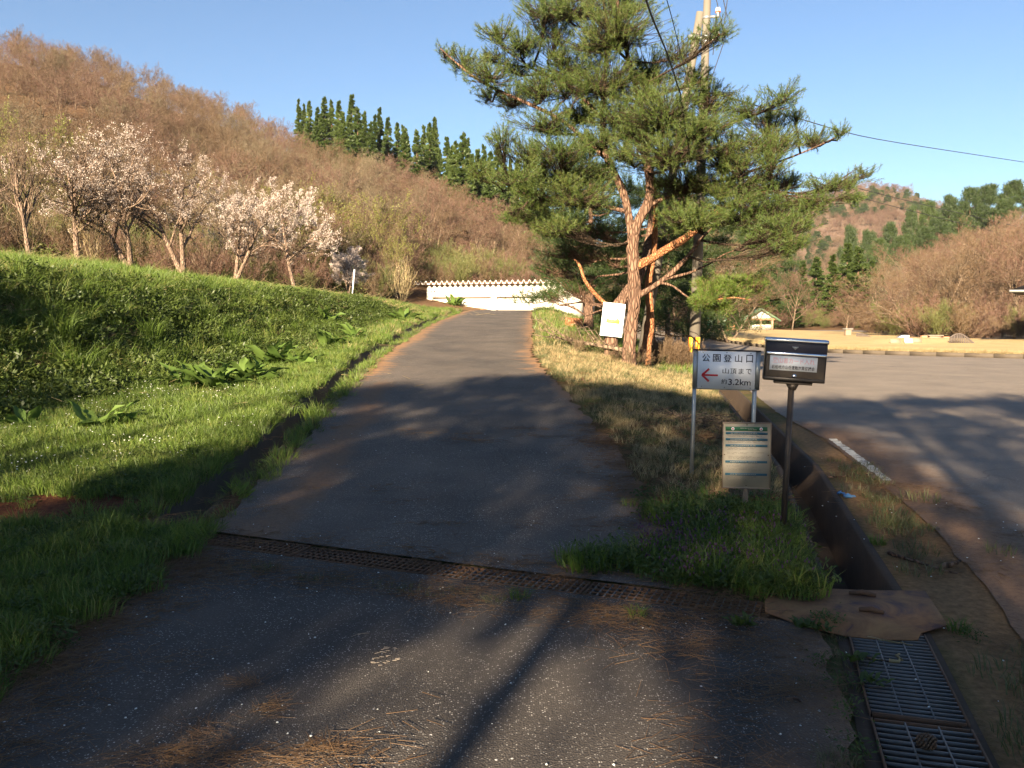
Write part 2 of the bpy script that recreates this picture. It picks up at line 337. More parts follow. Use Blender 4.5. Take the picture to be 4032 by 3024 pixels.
A_need = np.clip(sm(1-abs(xf-itp(yf, T_RE)-.15-.03*yf)/(.25+.04*yf))*sm((yf-9)/5)*.9 + sm((yf-13)/4)*sm((xf-itp(yf, T_RE))/.4)*sm((5-xf)/2)*.55, 0, 1)*(1-A_wood)
A_dirt = sm((xf-itp(yf, T_RDR))/.1)*sm((14-yf)/4)
A_dry = sm((itp(yf, T_BF)-itp(yf, T_BW)-xf-1.5)/3)*sm((yf-14)/6)*(.4+.5*snoise(xf, yf, .5, 12))*(1-A_wood)
def sub_ground(name, mask, mat, label=None):
    q = Q[keep & mask].reshape(-1, 4); used = np.unique(q); re = np.full(len(V), -1); re[used] = np.arange(len(used))
    o = mk(name, V[used], [re[q]], mat, smooth=True)
    for nme, a in (('needle', np.clip(A_need+.95*A_dirt, 0, 1)), ('redsoil', A_red), ('wood', A_wood), ('dry', A_dry)): attr(o, nme, a[used])
    tag(o, label, None, kind='structure'); return o
sub_ground('ground', ~hillm & ~hillr, m_soil, 'soil and grass ground with the verges and the grassy bank')
sub_ground('hillside', hillm & ~hillr, m_soil, 'wooded hillside behind the cherry trees')
sub_ground('far_hill', hillr, m_soil, 'hill slopes rising behind the park')
# roads
def sheet(name, xl, xr, ss, mat, nx, dz, dirtf, needf, usesk=True, label=None):
    P = []
    for s in ss:
        y = np.full(nx, float(s)); a = np.linspace(0, 1, nx); sk = skew(np.array([s]))[0] if usesk else 0
        for _ in range(6): x = xl(y, s)*(1-a)+xr(y, s)*a; y = s+sk*np.clip(x, -2.6, 2.2)
        P.append(np.stack([x, y, H(x, y)+dz], 1))
    P = np.array(P); n, m = P.shape[:2]; v = np.arange(n*m).reshape(n, m); q = np.stack([v[:-1, :-1], v[:-1, 1:], v[1:, 1:], v[1:, :-1]], -1).reshape(-1, 4)
    P = P.reshape(-1, 3); o = mk(name, P, [q], mat, smooth=True); attr(o, 'dirt', dirtf(P[:, 0], P[:, 1])); attr(o, 'needle', needf(P[:, 0], P[:, 1]))
    tag(o, label, None, kind='structure'); return o
def jag(s, seed, a=.05): return a*float(snoise(np.array(s), np.array(0.), 6, seed))+a*float(snoise(np.array(s), np.array(0.), 17, seed+1))
def dir_dirt(x, y):
    l = itp(y, T_LDR); r = itp(y, T_RE); d = np.minimum(x-l, r-x)
    return np.clip(.75-d/.55, 0, 1)*.9 + .8*np.exp(-((x-l-.62-.05*np.sin(y*2))/.28)**2)*sm((15-y)/3)
def dir_need(x, y): return .36*sm((y-11)/4)+.35*np.clip(1-(itp(y, T_RE)-x)/.6, 0, 1)+.42*np.clip(1-(x-itp(y, T_LDR)-.3)/.5, 0, 1)*sm((y-9)/3)
sheet('driveway', lambda y, s: itp(y, T_LDR)+.2+jag(s, 1), lambda y, s: itp(y, T_RE)+jag(s, 2, .08), np.concatenate([[4.87], np.arange(5, 20, .12), np.arange(20, 56, .5)]), m_asph, 30, .02, dir_dirt, dir_need, label='narrow asphalt drive climbing to the garage')
def ap_d(x, y): return np.clip(.8-(x+2.05)/.7, 0, 1)*.8+np.clip(.9-(itp(y, T_RDR)-.35-x)/.75, 0, 1)+.0*y
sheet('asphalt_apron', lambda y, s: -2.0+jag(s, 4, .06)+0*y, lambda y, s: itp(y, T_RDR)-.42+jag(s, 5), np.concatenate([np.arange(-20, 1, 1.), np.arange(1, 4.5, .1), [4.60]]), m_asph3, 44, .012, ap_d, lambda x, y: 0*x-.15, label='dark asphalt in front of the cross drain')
T_LA = [(-40, -7), (2.0, 1.75), (2.7, 2.0), (3.7, 2.3), (4.4, 2.56), (6, 3.0), (8.2, 3.42), (10.2, 3.78), (13, 4.1), (17, 4.75), (25, 5.9), (35, 7.4), (50, 8.4), (75, 7), (95, 6)]
sheet('parking_lot', lambda y, s: itp(y, T_LA)+jag(s, 7, .025), lambda y, s: 75+0*y, np.concatenate([np.arange(-20, 2, 2.), np.arange(2, 18, .2), np.arange(18, 60, 1.), np.arange(60, 97, 3)]), m_asph2, 60, .012,
      lambda x, y: np.clip(1.25-(x-itp(y, T_LA))/.3, 0, 1.3)*sm((14-y)/4), lambda x, y: .1+.33*np.exp(-((y-25-(x-10)*-.35)/2.5)**2)*sm((x-4)/4)+.3*np.exp(-((x-6.2)/1.2)**2-((y-19)/3)**2), False, 'wide parking lot asphalt beside the ditch')
# white line
mb = MB(); ys = np.arange(7.55, 10.3, .05); xc = itp(ys, [(4.4, 2.66), (6, 3.08), (8.2, 3.52), (10.3, 3.9)])
for y0, y1, w in ((7.6, 8.0, .08), (8.02, 10.25, .095)):
    ys = np.arange(y0, y1, .05); xc = itp(ys, [(4.2, 2.6), (4.4, 2.66), (6, 3.08), (8.2, 3.52), (10.3, 3.9)])
    n = len(ys); v = np.concatenate([np.stack([xc-w/2+rng.normal(0, .006, n), ys, H(xc, ys)+.017], 1), np.stack([xc+w/2+rng.normal(0, .008, n), ys, H(xc, ys)+.017], 1)])
    i = np.arange(n-1); mb.add(v, np.stack([i, i+n, i+n+1, i+1], 1))
tag(mb.build('road_marking', m_line), 'worn white edge line painted on the lot', None, kind='structure')
# drain channels
def channel(name, pts_l, pts_r, depth, t, mat, lip=.0, mud=True, label=''):
    """concrete channel with wall thickness between two top edges"""
    L = np.array(pts_l); R = np.array(pts_r); n = len(L); D = R-L; D[:, 2] = 0; D /= np.linalg.norm(D, axis=1)[:, None]; z = np.array([0, 0, 1.])
    prof = [L-D*t+z*lip, L+z*lip, L-z*depth, R-z*depth, R+z*lip, R+D*t+z*lip, R+D*t-z*(depth+t), L-D*t-z*(depth+t)]
    Vv = np.stack(prof, 1).reshape(-1, 3); k = 8; i = (np.arange(n-1)*k)[:, None]; j = np.arange(k)[None]; j2 = (j+1) % k
    q = np.stack([i+j, i+j2, i+k+j2, i+k+j], -1).reshape(-1, 4)
    o = mk(name, Vv, [q], mat); tag(o, label, None, kind='structure')
    if mud:
        a = L*.95+R*.05; b = L*.05+R*.95; a = a-z*(depth-.03); b = b-z*(depth-.03); c = (a+b)/2+z*(.015*rng.random(n)[:, None]-.01)
        vv = np.concatenate([a, c, b]); ii = np.arange(n-1); mk('ditch_bed', vv, [np.stack([ii, ii+n, ii+n+1, ii+1], 1), np.stack([ii+n, ii+2*n, ii+2*n+1, ii+n+1], 1)], m_mud, o)
    return o
def edge(xt, off, ss):
    return [(float(itp(y, xt))+off, y, float(H(itp(y, xt)+off, y))) for y in ss]
ss = np.concatenate([np.arange(5.75, 20, .3), np.arange(20, 39.5, 1)])
channel('left_ditch', edge(T_LDR, -.34, ss), edge(T_LDR, 0, ss), .34, .05, m_concdark, 0, label='narrow ditch along the left side of the drive')
ss = np.concatenate([np.arange(.6, 20, .3), np.arange(20, 27.5, 1)])
channel('right_ditch', edge(T_RDR, -.325, ss), edge(T_RDR, 0, ss), .46, .06, m_ditchwall, .008, label='concrete ditch between the verge and the parking lot')
xs = np.linspace(-2.25, 1.85, 12)
channel('cross_drain', [(x, DR0-.4*x, -.004) for x in xs], [(x, DR1-.4*x, -.004) for x in xs], .25, .03, m_concdark, 0, False, label='drain channel crossing the drive')
# ------------------------------------------------------------------ proto clumps and instance scattering
def clump(n, rad, h, w, lean, mat, name='tuft', seed=0, hv=.4, flat=False):
    r = np.random.default_rng(seed); a = r.uniform(0, 6.283, n); d = rad*np.sqrt(r.random(n)); b = np.stack([d*np.cos(a), d*np.sin(a), 0*d], 1)
    hh = h*(1-hv+2*hv*r.random(n)); la = a+r.normal(0, .9, n); ln = lean*(.3+r.random(n)); wa = r.uniform(0, 3.14, n)
    D = np.stack([np.cos(la), np.sin(la), 0*la], 1); Wv = np.stack([np.cos(wa), np.sin(wa), 0*wa], 1)*w/2*(.7+.6*r.random(n))[:, None]
    z = np.array([0, 0, 1.]); m = b+z*hh[:, None]*.55+D*(hh*ln*.3)[:, None]; t = b+z*(hh*(1-.35*ln*ln*.6))[:, None]*(.93)+D*(hh*ln)[:, None]
    V = np.stack([b-Wv, b+Wv, m-Wv*.8, m+Wv*.8, t], 1).reshape(-1, 3); i = (np.arange(n)*5)[:, None]
    return mk(name, V, [i+np.array([0, 1, 3, 2]), i+np.array([2, 3, 4])], mat, link=False)
def leafclump(n, rad, h, lw, ll, mat, seed=0, name='leaf_clump', stem=True):
    r = np.random.default_rng(seed); c = np.stack([r.normal(0, rad*.5, n), r.normal(0, rad*.5, n), h*r.random(n)**.8], 1)
    a = r.uniform(0, 6.283, n); e = r.uniform(-.2, .9, n); D = np.stack([np.cos(a)*np.cos(e), np.sin(a)*np.cos(e), np.sin(e)], 1)*ll*(.6+.8*r.random(n))[:, None]
    Wd = np.cross(D, r.normal(0, 1, (n, 3))*.4+np.array([0, 0, 1.])); Wd /= np.linalg.norm(Wd, axis=1)[:, None]; Wd *= lw/2
    V = np.stack([c, c+D*.5+Wd, c+D, c+D*.5-Wd], 1).reshape(-1, 3); i = (np.arange(n)*4)[:, None]
    return mk(name, V, [i+np.array([0, 1, 2, 3])], mat, link=False)
def scatter(name, P, R, Sc, pid, protos, label, kind='stuff'):
    """points carrying rotation, scale and index; geometry nodes put a real piece on each"""
    me = bpy.data.meshes.new(name); n = len(P); me.vertices.add(n); me.vertices.foreach_set('co', np.asarray(P, np.float32).ravel())
    a = me.attributes.new('rot', 'FLOAT_VECTOR', 'POINT'); a.data.foreach_set('vector', np.asarray(R, np.float32).ravel())
    a = me.attributes.new('scl', 'FLOAT', 'POINT'); a.data.foreach_set('value', np.asarray(Sc, np.float32))
    a = me.attributes.new('pid', 'INT', 'POINT'); a.data.foreach_set('value', np.asarray(pid, np.int32))
    o = bpy.data.objects.new(name, me); COL.objects.link(o); tag(o, label, None, kind=kind)
    g = bpy.data.node_groups.new(name, 'GeometryNodeTree'); g.interface.new_socket('Geometry', in_out='INPUT', socket_type='NodeSocketGeometry'); g.interface.new_socket('Geometry', in_out='OUTPUT', socket_type='NodeSocketGeometry')
    gi = g.nodes.new('NodeGroupInput'); go = g.nodes.new('NodeGroupOutput'); j = g.nodes.new('GeometryNodeJoinGeometry'); iop = g.nodes.new('GeometryNodeInstanceOnPoints')
    for p in protos:
        oi = g.nodes.new('GeometryNodeObjectInfo'); oi.inputs['Object'].default_value = p; oi.transform_space = 'ORIGINAL'; oi.inputs['As Instance'].default_value = True
        g.links.new(oi.outputs['Geometry'], j.inputs[0])
    g.links.new(gi.outputs[0], iop.inputs['Points']); g.links.new(j.outputs[0], iop.inputs['Instance']); iop.inputs['Pick Instance'].default_value = True
    for nm, ty, so_ in (('rot', 'FLOAT_VECTOR', 'Rotation'), ('scl', 'FLOAT', 'Scale'), ('pid', 'INT', 'Instance Index')):
        na = g.nodes.new('GeometryNodeInputNamedAttribute'); na.data_type = ty; na.inputs['Name'].default_value = nm
        out = [x for x in na.outputs if x.enabled and x.name == 'Attribute'][0]; g.links.new(out, iop.inputs[so_])
    g.links.new(iop.outputs[0], go.inputs[0]); md = o.modifiers.new('scatter', 'NODES'); md.node_group = g; return o
def rz(n, tilt=.15): return np.stack([rng.normal(0, tilt, n), rng.normal(0, tilt, n), rng.uniform(0, 6.283, n)], 1)
def field(name, n, x0, x1, y0, y1, mask, protos, sc, label, tilt=.15, pw=1.0, near=1.0, dz=0, probs=None):
    y = y0+(y1-y0)*rng.random(n)**near; x = x0+(x1-x0)*rng.random(n); k = mask(x, y) > rng.random(n); x, y = x[k], y[k]; m = len(x)
    P = np.stack([x, y, H(x, y)+dz], 1); return scatter(name, P, rz(m, tilt), rng.uniform(sc[0], sc[1], m), rng.choice(len(protos), m, p=probs), protos, label)
g_lush = [clump(60, .16, .17, .008, .55, m_grass, seed=i) for i in range(4)]; g_tall = [clump(70, .13, .32, .009, .7, m_grass, seed=10+i) for i in range(3)]
g_short = [clump(60, .15, .08, .006, .8, m_grass2, seed=20+i) for i in range(4)]; g_dry = [clump(45, .15, .14, .006, 1.0, m_dry, seed=30+i) for i in range(3)]
g_weed = [leafclump(110, .16, .14, .018, .042, m_weed, seed=40+i) for i in range(3)]; g_mug = [leafclump(110, .2, .2, .024, .06, m_weed, seed=45+i) for i in range(3)]
g_litter = []
for i in range(3):
    r = np.random.default_rng(60+i); n = 40; A = np.stack([r.normal(0, .11, n), r.normal(0, .11, n), .004+.012*r.random(n)], 1); a = r.normal(i, 1.0, n)
    B = A+np.stack([np.cos(a), np.sin(a), r.normal(0, .08, n)], 1)*(.05+.06*r.random(n))[:, None]; B[:, 2] = np.maximum(B[:, 2], .003)
    g_litter.append(MB().segs(A, B, .0012, .0008, 3).build('needle_litter', m_straw, link=False))
g_lit2 = g_litter[:2]
LDL = lambda y: itp(y, T_LDR)-.36
DOCKS = [(-4.06, 13.1, .4), (-4.3, 12.2, .42), (-4.77, 12.4, .32), (-4.46, 15.8, .4), (-3.9, 15.7, .3), (-4.45, 9.3, .28), (-5.4, 9.4, .2), (-4.05, 19.5, .4), (-4.05, 21.5, .4)]
def nodock(x, y):
    k = 1.
    for a, b, r in DOCKS: k = k*(1-.9*np.exp(-(((x-a)/r)**2+((y-b+.15)/r)**2)**2))
    return k
verge = lambda x, y: sm((x-itp(y, T_BF)+.5)/.5)
def m_left(x, y): return (x < LDL(y)-.02)*nodock(x, y)*(1-.98*sm(1.9-(((x+4.2)/2.0)**2+((y-6.05)/1.05)**2)))*(1-.65*sm((itp(y, T_BF)-x-.3)/.5)*sm((itp(y, T_BW)-(itp(y, T_BF)-x))/.5)*sm((16-y)/6))
field('near_grass', 9000, -7, -2.0, 2.6, 9, lambda x, y: (x < np.where(y < 5.7, -2.03+.10*snoise(x, y, 9, 2), LDL(y)))*(1-.95*sm(1.2-(((x+3.75)/1.5)**2+((y-6.25)/.5)**2))), g_lush+g_short[:2]+g_weed[:2], (.35, .72), 'lush green grass at the near left edge', probs=[.13]*4+[.12]*2+[.12]*2)
field('verge_grass', 22000, -9.5, -2.3, 8.5, 20, lambda x, y: m_left(x, y)*verge(x, y), g_lush+g_short+g_weed[:1], (.32, .78), 'short green grass on the left verge', near=1.2, probs=[.13]*4+[.1]*4+[.08])
field('bank_tall_grass', 9500, -12, -3.6, 6, 24, lambda x, y: (1-verge(x, y))*(.3+.7*(snoise(x, y, 1.4, 61) > -.1)), g_lush+g_tall+g_dry[:1], (.5, 1.1), 'taller grass tufts on the bank', .35, near=1.2, probs=[.13]*4+[.10]*3+[.18])
field('bank_grass', 15000, -22, -2.3, 18, 48, m_left, g_lush+g_short+g_dry[:1]+g_weed[:1], (.6, 1.25), 'green grass on the far part of the bank', near=1.2, probs=[.14]*4+[.07]*4+[.07, .09])
field('upper_bank_grass', 9000, -20, -7.5, 7, 40, lambda x, y: (x < itp(y, T_BF)-itp(y, T_BW)*.75)*1., g_lush+g_dry, (.6, 1.3), 'grass with dry tufts on top of the bank', near=1.3, probs=[.15]*4+[.4/3]*3)
def m_bank(x, y): t = (itp(y, T_BF)-x)/itp(y, T_BW); return sm((t+.15)/.2)*sm((1.05-t)/.2)
field('bank_weeds', 6000, -11, -3.6, 6, 34, m_bank, g_weed+g_mug, (.7, 1.5), 'leafy weeds covering the steep bank', .35, near=1.4)
field('ditch_edge_grass', 2600, -3.2, -1.5, 5.2, 38, lambda x, y: np.where(abs(x-LDL(y)+.06) < .12, 1, 0)+np.where(abs(x-itp(y, T_LDR)-.12) < .13, .9, 0), g_lush+g_short, (.35, .8), 'grass along both edges of the left ditch', .4, near=1.5)
field('right_verge_grass', 13000, .4, 6, 5.0, 22, lambda x, y: (x > itp(y, T_RE)+.1)*(x < itp(y, T_RDR)-.47)*(.9-.6*np.exp(-((y-9.2)/1.2)**2-((x-2.3)/.8)**2)), g_short+g_dry[:1]+g_lit2, (.4, .85), 'short yellowish grass on the right verge', near=1.2, probs=[.19]*4+[.12]+[.06]*2)
field('far_verge_grass', 5000, .4, 8, 20, 46, lambda x, y: (x > itp(y, T_RE)+.2)*(x < itp(y, T_RDR)-.5)*.8, g_short+g_dry[:1]+g_lush[:1], (.9, 1.7), 'thin grass under the pines', near=1.2)
field('front_verge_weeds', 1700, .3, 2.2, 4.3, 6.6, lambda x, y: sm((x-np.where(y > 5.2, .95, .45)-.3*snoise(x, y, 4, 4))/.35)*(x < itp(y, T_RDR)-.46)*sm((y-4.93+.4*x-.08*snoise(x, y, 9, 6))/.12)*sm((6.6-y)/.8), g_weed+g_lush[:2], (.4, .95), 'low weeds in front of the signs')
heads = []
for i in range(2):
    r = np.random.default_rng(80+i); n = 14; c = np.stack([r.normal(0, .06, n), r.normal(0, .06, n), .08+.09*r.random(n)], 1); mb = MB()
    for p in c: mb.box(p, (.008, .008, .014), taper=.6)
    heads.append(mb.build('henbit_heads', m_henbit, link=False))
field('purple_flowers', 70, .8, 1.9, 4.6, 5.7, lambda x, y: (x < itp(y, T_RDR)-.46)*(y > 4.95-.4*x)*1., heads, (.7, 1.2), 'small purple flower heads among the weeds')
wf = []
for i in range(2):
    r = np.random.default_rng(90+i); mb = MB()
    for p in np.stack([r.normal(0, .15, 9), r.normal(0, .15, 9), .07+.05*r.random(9)], 1): mb.box(p, (.009, .009, .004))
    wf.append(mb.build('white_heads', m_whitefl, link=False))
field('white_flowers', 70, -6.5, -2.7, 7.2, 12, lambda x, y: (x < LDL(y)-.1)*1., wf, (.7, 1.2), 'tiny white flowers dotted in the verge grass')
# needle litter on the asphalt and edges
def m_lit(x, y):
    e = np.minimum(abs(x+2.0), abs(itp(y, T_RDR)-.5-x)); a = np.where(y < 4.5-.4*x, np.exp(-e/.13), np.exp(-abs(x-itp(y, T_RE))/.12))
    return np.clip(a*.8+.8*np.exp(-abs(y-(4.30-.4*x))/.06)+.6*np.exp(-abs(y-(4.92-.4*x))/.05)+.005+.03*(snoise(x, y, 2.4, 21) > .5), 0, 1)*((x < itp(y, T_RDR)-.56))*(1-((x > 1.25) & (y > 3.9) & (y < 4.75)))
field('needle_litter', 6500, -2.6, 3.2, 2.3, 9.5, m_lit, g_litter, (.6, 1.3), 'fallen brown pine needles on the asphalt edges', .02, near=1.2, dz=.014)
field('lot_edge_litter', 1700, 1.3, 3.6, 2.4, 9, lambda x, y: (x > itp(y, T_RDR)+.21)*((y < 3.9) | (y > 4.8))*np.exp(-np.clip(x-itp(y, T_RDR)-.2, 0, 9)/.25), g_litter+g_short[:1], (.5, 1.1), 'brown litter and tufts beside the ditch grate', .05, near=1.2, dz=.006, probs=[.331]*3+[.007])
field('drain_weeds', 900, -2.2, 1.4, 4, 5.8, lambda x, y: np.exp(-((y-(4.30-.4*x))/.05)**2)*(.35+.65*(snoise(x, y, 3, 33) > 0)), g_short+g_lush[:1], (.3, .6), 'small grass tufts in the joint before the drain')
field('grate_side_weeds', 260, 1.0, 2.5, 2.4, 4.2, lambda x, y: np.exp(-((x-(itp(y, T_RDR)-.45))/.07)**2)+.12*np.exp(-((x-(itp(y, T_RDR)+.22))/.12)**2), g_short[:2]+g_weed[:1], (.3, .6), 'weeds beside the near grate')
chips = []
for i in range(3):
    mb = MB(); mb.box((0, 0, .003), (.012, .009, .004), taper=.6); chips.append(mb.build('petal', m_whitefl, link=False))
field('white_chips', 520, -2, 3.6, 2.4, 9, lambda x, y: 0*x+.5, chips, (.35, .9), 'pale chips and petals lying on the asphalt', .1, near=1.3, dz=.018)
# ------------------------------------------------------------------ tree builders
def Pd(x, y, Y): return at(x*1024/2212, y*1024/2212, Y)
def nrm(v): return v/(np.linalg.norm(v, axis=-1, keepdims=True)+1e-9)
def grow(seed, h, kids=(9, 6, 6, 6), ang=(.75, .7, .8, .9), lr=(.62, .55, .5, .45), r0=.11, base=.28, up=.25, lean=.08, wander=.12, stems=1):
    """branch levels as arrays of 4-point polylines: list of (P (n,4,3), r (n,4))"""
    r = np.random.default_rng(seed); out = []
    A = np.zeros((stems, 3)); D = nrm(np.array([[0, 0, 1.]])+r.normal(0, lean+(.35 if stems > 1 else 0), (stems, 3))*[1, 1, 0]); L = np.full(stems, h*.8); R = np.full(stems, r0)
    for lv in range(len(kids)+1):
        n = len(A); P = [A]; d = D
        for k in range(3):
            d = nrm(d+r.normal(0, wander*(1 if lv else .5), (n, 3))+np.array([0, 0, up*(.5 if lv else 0)])); P.append(P[-1]+d*(L/3)[:, None])
        P = np.stack(P, 1); rr = R[:, None]*np.array([1, .78, .55, .28]); out.append((P, rr))
        if lv == len(kids): break
        kd = kids[lv]; t = np.clip((base if lv == 0 else .2)+(1-(base if lv == 0 else .2))*(np.arange(kd)[None]+r.random((n, kd)))/kd, 0, .99)*3
        i = np.minimum(t.astype(int), 2); f = (t-i)[..., None]; idx = np.arange(n)[:, None]
        A2 = P[idx, i]*(1-f)+P[idx, i+1]*f; T = nrm(P[idx, i+1]-P[idx, i]); Q_ = nrm(np.cross(T, r.normal(0, 1, (n, kd, 3))))
        a = ang[lv]*(.7+.6*r.random((n, kd, 1))); D2 = nrm(T*np.cos(a)+Q_*np.sin(a)+np.array([0, 0, up*.5]))
        L2 = L[:, None]*lr[lv]*(.65+.6*r.random((n, kd)))*(1.15-.4*t/3); R2 = np.minimum((rr[idx, i]*.62), L2*.02+.004)
        A, D, L, R = A2.reshape(-1, 3), D2.reshape(-1, 3), L2.ravel(), R2.ravel()
    return out
def wood_mesh(name, lv, kk, mat, link=False, parent=None):
    mb = MB()
    for (P, r), k in zip(lv, kk):
        if k >= 5:
            for p, q in zip(P, r):
                tt = np.linspace(0, 3, 9); pp = np.stack([np.interp(tt, range(4), p[:, c]) for c in range(3)], 1); pp[1:-1] = (pp[:-2]+2*pp[1:-1]+pp[2:])/4
                mb.tube(pp, np.interp(tt, range(4), q)*np.where(tt == 0, 1.35 if q[0] > .06 else 1, 1), k, bump=.06)
        else: mb.segs(P[:, :-1].reshape(-1, 3), P[:, 1:].reshape(-1, 3), r[:, :-1].ravel(), r[:, 1:].ravel(), k)
    return mb.build(name, mat, parent, smooth=True, link=link)
def twig_mesh(name, lv, w, mat, extra=0, seed=0, link=False, parent=None):
    r = np.random.default_rng(seed); Vs = []
    for P, _ in lv:
        A = P[:, :-1].reshape(-1, 3); B = P[:, 1:].reshape(-1, 3); B = B+(B-A)*.1
        Vs.append((A, B))
        if extra:
            for _k in range(extra):
                f = r.random((len(A), 1)); a = A*(1-f)+B*f; l = np.linalg.norm(B-A, axis=1)[:, None]*1.1; Vs.append((a, a+nrm(nrm(B-A)+r.normal(0, .55, A.shape)+[0, 0, .25])*l))
    A = np.concatenate([v[0] for v in Vs]); B = np.concatenate([v[1] for v in Vs]); W_ = nrm(np.cross(B-A, r.normal(0, 1, A.shape)))*w/2
    V = np.stack([A-W_, A+W_, B], 1).reshape(-1, 3); return mk(name, V, [np.arange(len(V)).reshape(-1, 3)], mat, parent, link=link)
def needles(C, Dr, n, ll, w, sh, seed=0):
    """brush-like shoots: n needles on each shoot at C pointing Dr"""
    r = np.random.default_rng(seed); m = len(C); C = np.repeat(C, n, 0); D = np.repeat(Dr, n, 0); f = r.random((m*n, 1))
    A = C+D*sh*(f-.5); T = nrm(D*(.35+.9*f)+nrm(r.normal(0, 1, A.shape))*.95); L = ll*(.7+.5*r.random((m*n, 1))); B = A+T*L; B[:, 2:] -= L*.08
    W_ = nrm(np.cross(T, r.normal(0, 1, A.shape)))*w/2; return np.stack([A-W_, A+W_, B], 1).reshape(-1, 3)
def pad_tufts(c, r3, n, seed):
    r = np.random.default_rng(seed); u = nrm(r.normal(0, 1, (n, 3))); q = r.random((n, 1))**.45
    lump = 1+.25*np.sin(u[:, :1]*5+seed)+.2*np.sin(u[:, 1:2]*7+seed*2); p = u*q*lump; C = c+p*r3
    D = nrm(u*[1, 1, .45]*.8+[0, 0, .75]+r.normal(0, .3, (n, 3))); return C, D
def limb(a, b, r, seed, sag=.15, n=6):
    q = np.random.default_rng(seed); t = np.linspace(0, 1, n)[:, None]; L = np.linalg.norm(b-a); P = a*(1-t)+b*t; P = P+np.sin(t*math.pi)*np.array([0, 0, -sag*L])+q.normal(0, .03*L, (n, 3))*np.sin(t*math.pi)
    return P, r*(1-.7*t[:, 0])
def pine_from_pads(pads, stems, needle, seed=0, tn=34, dens=1.0, tlen=.10, tw=.0055, sh=.16, mat=None, bmat=None, parent=None, limb_r=.035, link=True, twigs=True):
    """pads: (centre, radii); stems: list of (P, r).  returns crown, branches"""
    SP = np.concatenate([np.stack([np.interp(np.linspace(0, len(p)-1, 30), range(len(p)), p[:, c]) for c in range(3)], 1) for p, _ in stems])
    Cs, Ds = [], []; mb = MB(); tw_a, tw_b = [], []
    for i, (c, r3) in enumerate(pads):
        n = int(dens*np.clip(150*(r3[0]*r3[1]*r3[2])**(2/3)/.28, 14, 260)); C, D = pad_tufts(c, r3, n, seed+i); Cs.append(C); Ds.append(D)
        cost = np.linalg.norm(SP-c, axis=1)+2.2*np.maximum(SP[:, 2]-c[2]+.1, 0)+.6*np.maximum(c[2]-SP[:, 2]-1.2, 0); a = SP[np.argmin(cost)]
        out = c-[0, 0, r3[2]*.3]+nrm(np.array([c[0]-a[0], c[1]-a[1], 0]))*r3[0]*.5
        P, R = limb(a, out, limb_r*(.6+min(r3[0], 1.2)*.5), seed+i, .06); mb.tube(P, R, 6)
        if twigs:
            t = np.random.default_rng(seed+i).random(n)*.55+.4; k = np.minimum((t*5).astype(int), 4); f = (t*5-k)[:, None]; B = P[k]*(1-f)+P[k+1]*f
            mid = (B*.45+C*.55)-[0, 0, .02]; tw_a += [B, mid]; tw_b += [mid, C+D*sh*.4]
    C = np.concatenate(Cs); D = np.concatenate(Ds)
    if twigs: mb.segs(np.concatenate(tw_a), np.concatenate(tw_b), .006, .0035, 3)
    V = needles(C, D, tn, tlen, tw, sh, seed)
    crown = mk('crown', V, [np.arange(len(V)).reshape(-1, 3)], mat or m_pineneedle, parent, link=link)
    return crown, mb.build('branch', bmat or m_bark, parent, smooth=True, link=link)
# ------------------------------------------------------------------ the big pine beside the drive
pb = hit(628.5, 366); PY = float(pb[1])
big = empty('pine_tree', tuple(pb)); tag(big, 'tall leaning-crowned pine with a forked reddish trunk beside the drive', 'tree', None)
def loc(P, o): return np.asarray(P)-np.array(o.location)
def stem(pts, rad, Y, k=10, dy=None):
    P = np.array([at(x, y, Y+(0 if dy is None else dy[i])) for i, (x, y) in enumerate(pts)]); n = len(P); t = np.linspace(0, n-1, n*4)
    P2 = np.stack([np.interp(t, range(n), P[:, c]) for c in range(3)], 1); 
    for _ in range(3): P2[1:-1] = (P2[:-2]+2*P2[1:-1]+P2[2:])/4
    return P2, np.interp(t, range(n), rad)
main = stem([(629, 371), (629, 347), (631.5, 325), (634.6, 304), (634.6, 285), (633, 258), (632, 241), (638, 220), (650, 202), (650, 181), (646, 161), (647, 129), (640, 100), (628, 60), (618, 10), (612, -40)], [.19, .145, .14, .14, .138, .135, .13, .115, .10, .09, .08, .07, .06, .05, .035, .015], PY)
left = stem([(632, 243), (628, 207), (620, 184), (608, 161), (603, 142), (603, 115), (604, 92), (606, 60), (608, 30), (600, -20)], [.09, .085, .085, .085, .075, .065, .06, .05, .04, .015], PY, dy=[0, .1, .3, .5, .6, .6, .6, .5, .4, .4])
r1 = stem([(637, 266), (650, 260), (668, 248), (682, 241), (702, 225), (714, 213), (740, 200), (770, 190)], [.10, .095, .09, .085, .08, .07, .05, .02], PY, dy=[0, 0, -.1, -.2, -.2, -.2, -.3, -.4])
r2 = stem([(638, 296), (650, 289), (670, 275), (686, 259), (693, 250), (700, 240), (712, 228)], [.07, .062, .058, .05, .045, .035, .015], PY, dy=[0, -.1, -.2, -.4, -.5, -.6, -.7])
r3_ = stem([(661, 283), (672, 285), (686, 296), (697, 303)], [.03, .024, .02, .008], PY, dy=[-.2, -.3, -.5, -.6])
r4_ = stem([(665, 279), (690, 273), (710, 264), (722, 255), (735, 250)], [.03, .026, .02, .015, .008], PY, dy=[-.2, -.2, -.1, 0, .1])
up1 = stem([(650, 205), (668, 196), (695, 190), (730, 178), (770, 165), (810, 150), (850, 130)], [.045, .038, .034, .03, .024, .016, .008], PY, dy=[0, .1, .2, .3, .3, .3, .2])
up2 = stem([(646, 163), (665, 150), (700, 138), (745, 115), (790, 108)], [.035, .03, .026, .018, .01], PY, dy=[0, .2, .4, .5, .6])
